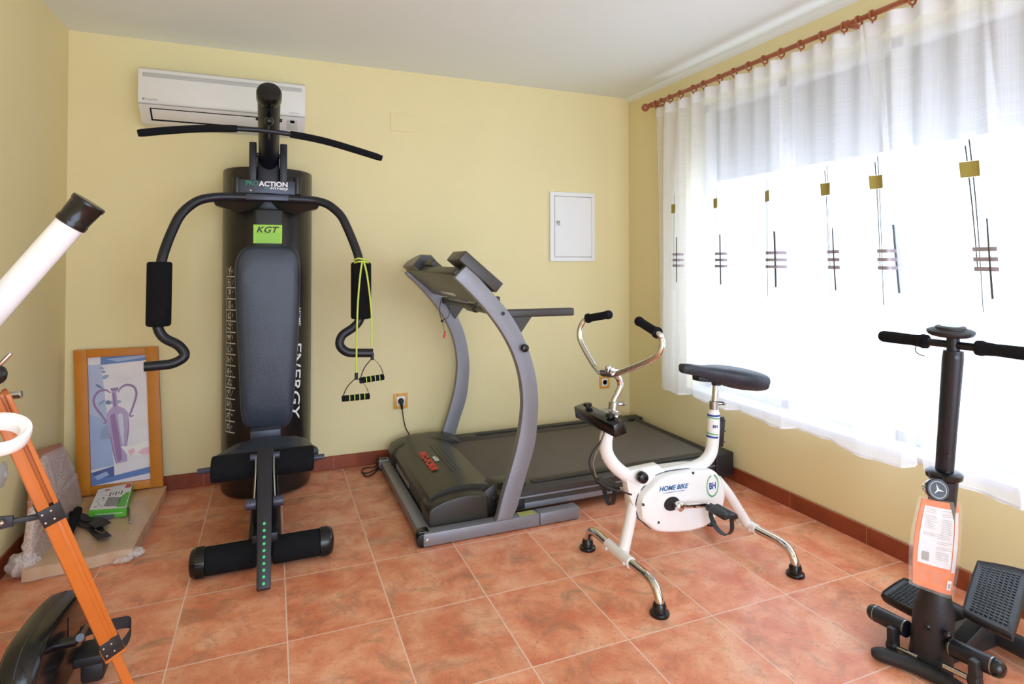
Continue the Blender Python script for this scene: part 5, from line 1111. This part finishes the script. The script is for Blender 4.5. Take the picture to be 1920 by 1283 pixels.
# mount head: hub, rods, knobs
hd = V((apex.x-.075, apex.y+.01, apex.z+.03))
b = BM(); lathe(b, hd-V((0, 0, .05)), (0, 0, 1), [(0, .036), (.03, .04), (.05, .036), (.07, .02), (.17, .018), (.19, .024), (.21, .02)], 24); obj('mount_head', b, M['bplast'], tel)
b = BM(); beam(b, hd+V((0, 0, .14)), A1-td*.28+V((0, 0, -.03)), .04, .03, r=.004); lathe(b, A1-td*.33, td, [(0, rT+.004), (.10, rT+.004)], 30); obj('tube_cradle', b, M['bplast'], tel)
yr = -2.33
b = BM(); cyl(b, at(-20, 747, y=yr), at(41, 739.5, y=yr), .0075, 18, .001); cyl(b, at(13, 743, y=yr)-V((.001, 0, 0)), at(15, 743, y=yr), .0082, 18); obj('control_rod', b, M['steel'], tel)
b = BM(); cyl(b, at(-20, 704, y=yr), at(21, 662, y=yr), .0045, 14, .001); obj('control_rod', b, M['chrome'], tel)
b = BM(); ball(b, at(-3, 703, y=yr), .014, (1, 1, 1.3)); obj('knob', b, M['blackg'], tel)
b = BM(); p0 = at(0, 752, y=yr); tube(b, [p0, at(8, 768, y=yr-.01)], .002, 6); obox(b, at(12, 776, y=yr-.035), e1_*.008, e2_*.010, ldv*.022, .002); obj('hinge_plate', b, M['bplast'], tel)
# white ring near the leg
rc = at(-3, 817, y=-2.52); rdir = V((.25, -.45, 1)).normalized()
b = BM(); lathe(b, rc, rdir, [(-.012, .028), (-.016, .034), (-.008, .042), (.006, .044), (.014, .043), (.015, .036), (.008, .028), (-.012, .028)], 40, capped=False); obj('white_ring', b, mat('bright_white_plastic', (246, 246, 246), .35), tel)
b = BM(); beam(b, rc+V((-.05, 0, 0)), hd, .012, .01); obj('ring_arm', b, M['bplast'], tel)

# ------------------------------------------------------------------ black flywheel bike (left foreground, low)
fb = thing('flywheel_trainer', 'glossy black flywheel housing with strapped pedals on the floor behind the tripod', 'exercise bike', (.42, -1.8, 0))
out = [(-1.44, .012), (-1.41, .06), (-1.405, .11), (-1.42, .17), (-1.45, .205), (-1.50, .232), (-1.60, .248), (-1.70, .258), (-1.79, .262), (-1.85, .25), (-1.89, .215), (-1.91, .15), (-1.91, .012)]
P_ = smooth([V((0, y, z)) for y, z in out], 3); x0_, x1_ = .362, .452; cc_ = V((0, -1.66, .13))
b = BM(); loft(b, [[V((x_, cc_.y+(p.y-cc_.y)*s_, max(.010, cc_.z+(p.z-cc_.z)*s_))) for p in P_] for x_, s_ in ((x0_, .90), (x0_+.012, .97), (x0_+.035, 1.0), (x1_-.035, 1.0), (x1_-.012, .975), (x1_, .92), (x1_+.001, .90))])
hs = obj('housing', b, M['blackg'], fb, sharp=50)
b = BM(); tube(b, smooth([V((x1_-.045, cc_.y+(p.y-cc_.y)*1.003, cc_.z+(p.z-cc_.z)*1.003)) for p in P_[4:-6]], 1), .0012, 6); obj('seam', b, M['seam'], hs)
b = BM(); box(b, (x1_, -1.635, .15), (x1_+.003, -1.628, .215), .001); cyl(b, (x1_, -1.50, .19), (x1_+.003, -1.50, .19), .006, 12); obj('slot', b, M['glassd'], hs)
b = BM(); box(b, (x0_-.05, -1.90, .0), (x1_+.05, -1.85, .03), .008); box(b, (x0_-.03, -1.50, 0), (x1_+.04, -1.45, .028), .008); obj('floor_bar', b, M['bplast'], fb)
ca = at(104, 1210, x=x1_); cE = at(150, 1196, x=.53)
b = BM(); cyl(b, ca, ca+V((.05, 0, 0)), .014, 18); tube(b, smooth([ca+V((.045, 0, 0)), ca+V((.06, .04, .01)), cE]), .010, 14); obj('crank', b, M['blackg'], fb)
def fpt(px, py, x_): return at(px, py, x=x_)
b = BM(); pc0 = at(178, 1222, z=.09); obox(b, pc0, V((.045, .0, 0)), V((0, .05, 0)), V((0, 0, .014)), .006); obox(b, pc0+V((0, 0, -.045)), V((.03, 0, 0)), V((0, .035, 0)), V((0, 0, .03)), .012)
pdl = obj('pedal', b, M['bplast'], fb)
b = BM(); S_ = smooth([at(150, 1188, z=.14), at(175, 1178, z=.15), at(212, 1172, z=.15), at(243, 1168, z=.14), at(243, 1190, z=.11), at(228, 1213, z=.08)], 5)
ribbon(b, [p+V((0, 0, .018)) for p in S_], [p-V((0, 0, .018)) for p in S_], (0, .003, 0)); obj('pedal_strap', b, M['bplast'], pdl)
b = BM(); p = at(147, 1195, z=.14); ball(b, p, .008); obj('reflector', b, M['red'], pdl, 'small red reflector')
b = BM(); cyl(b, (x0_+.02, -1.86, .20), (x0_-.20, -1.96, .24), .011, 14); obj('frame_tube', b, M['blackg'], fb)
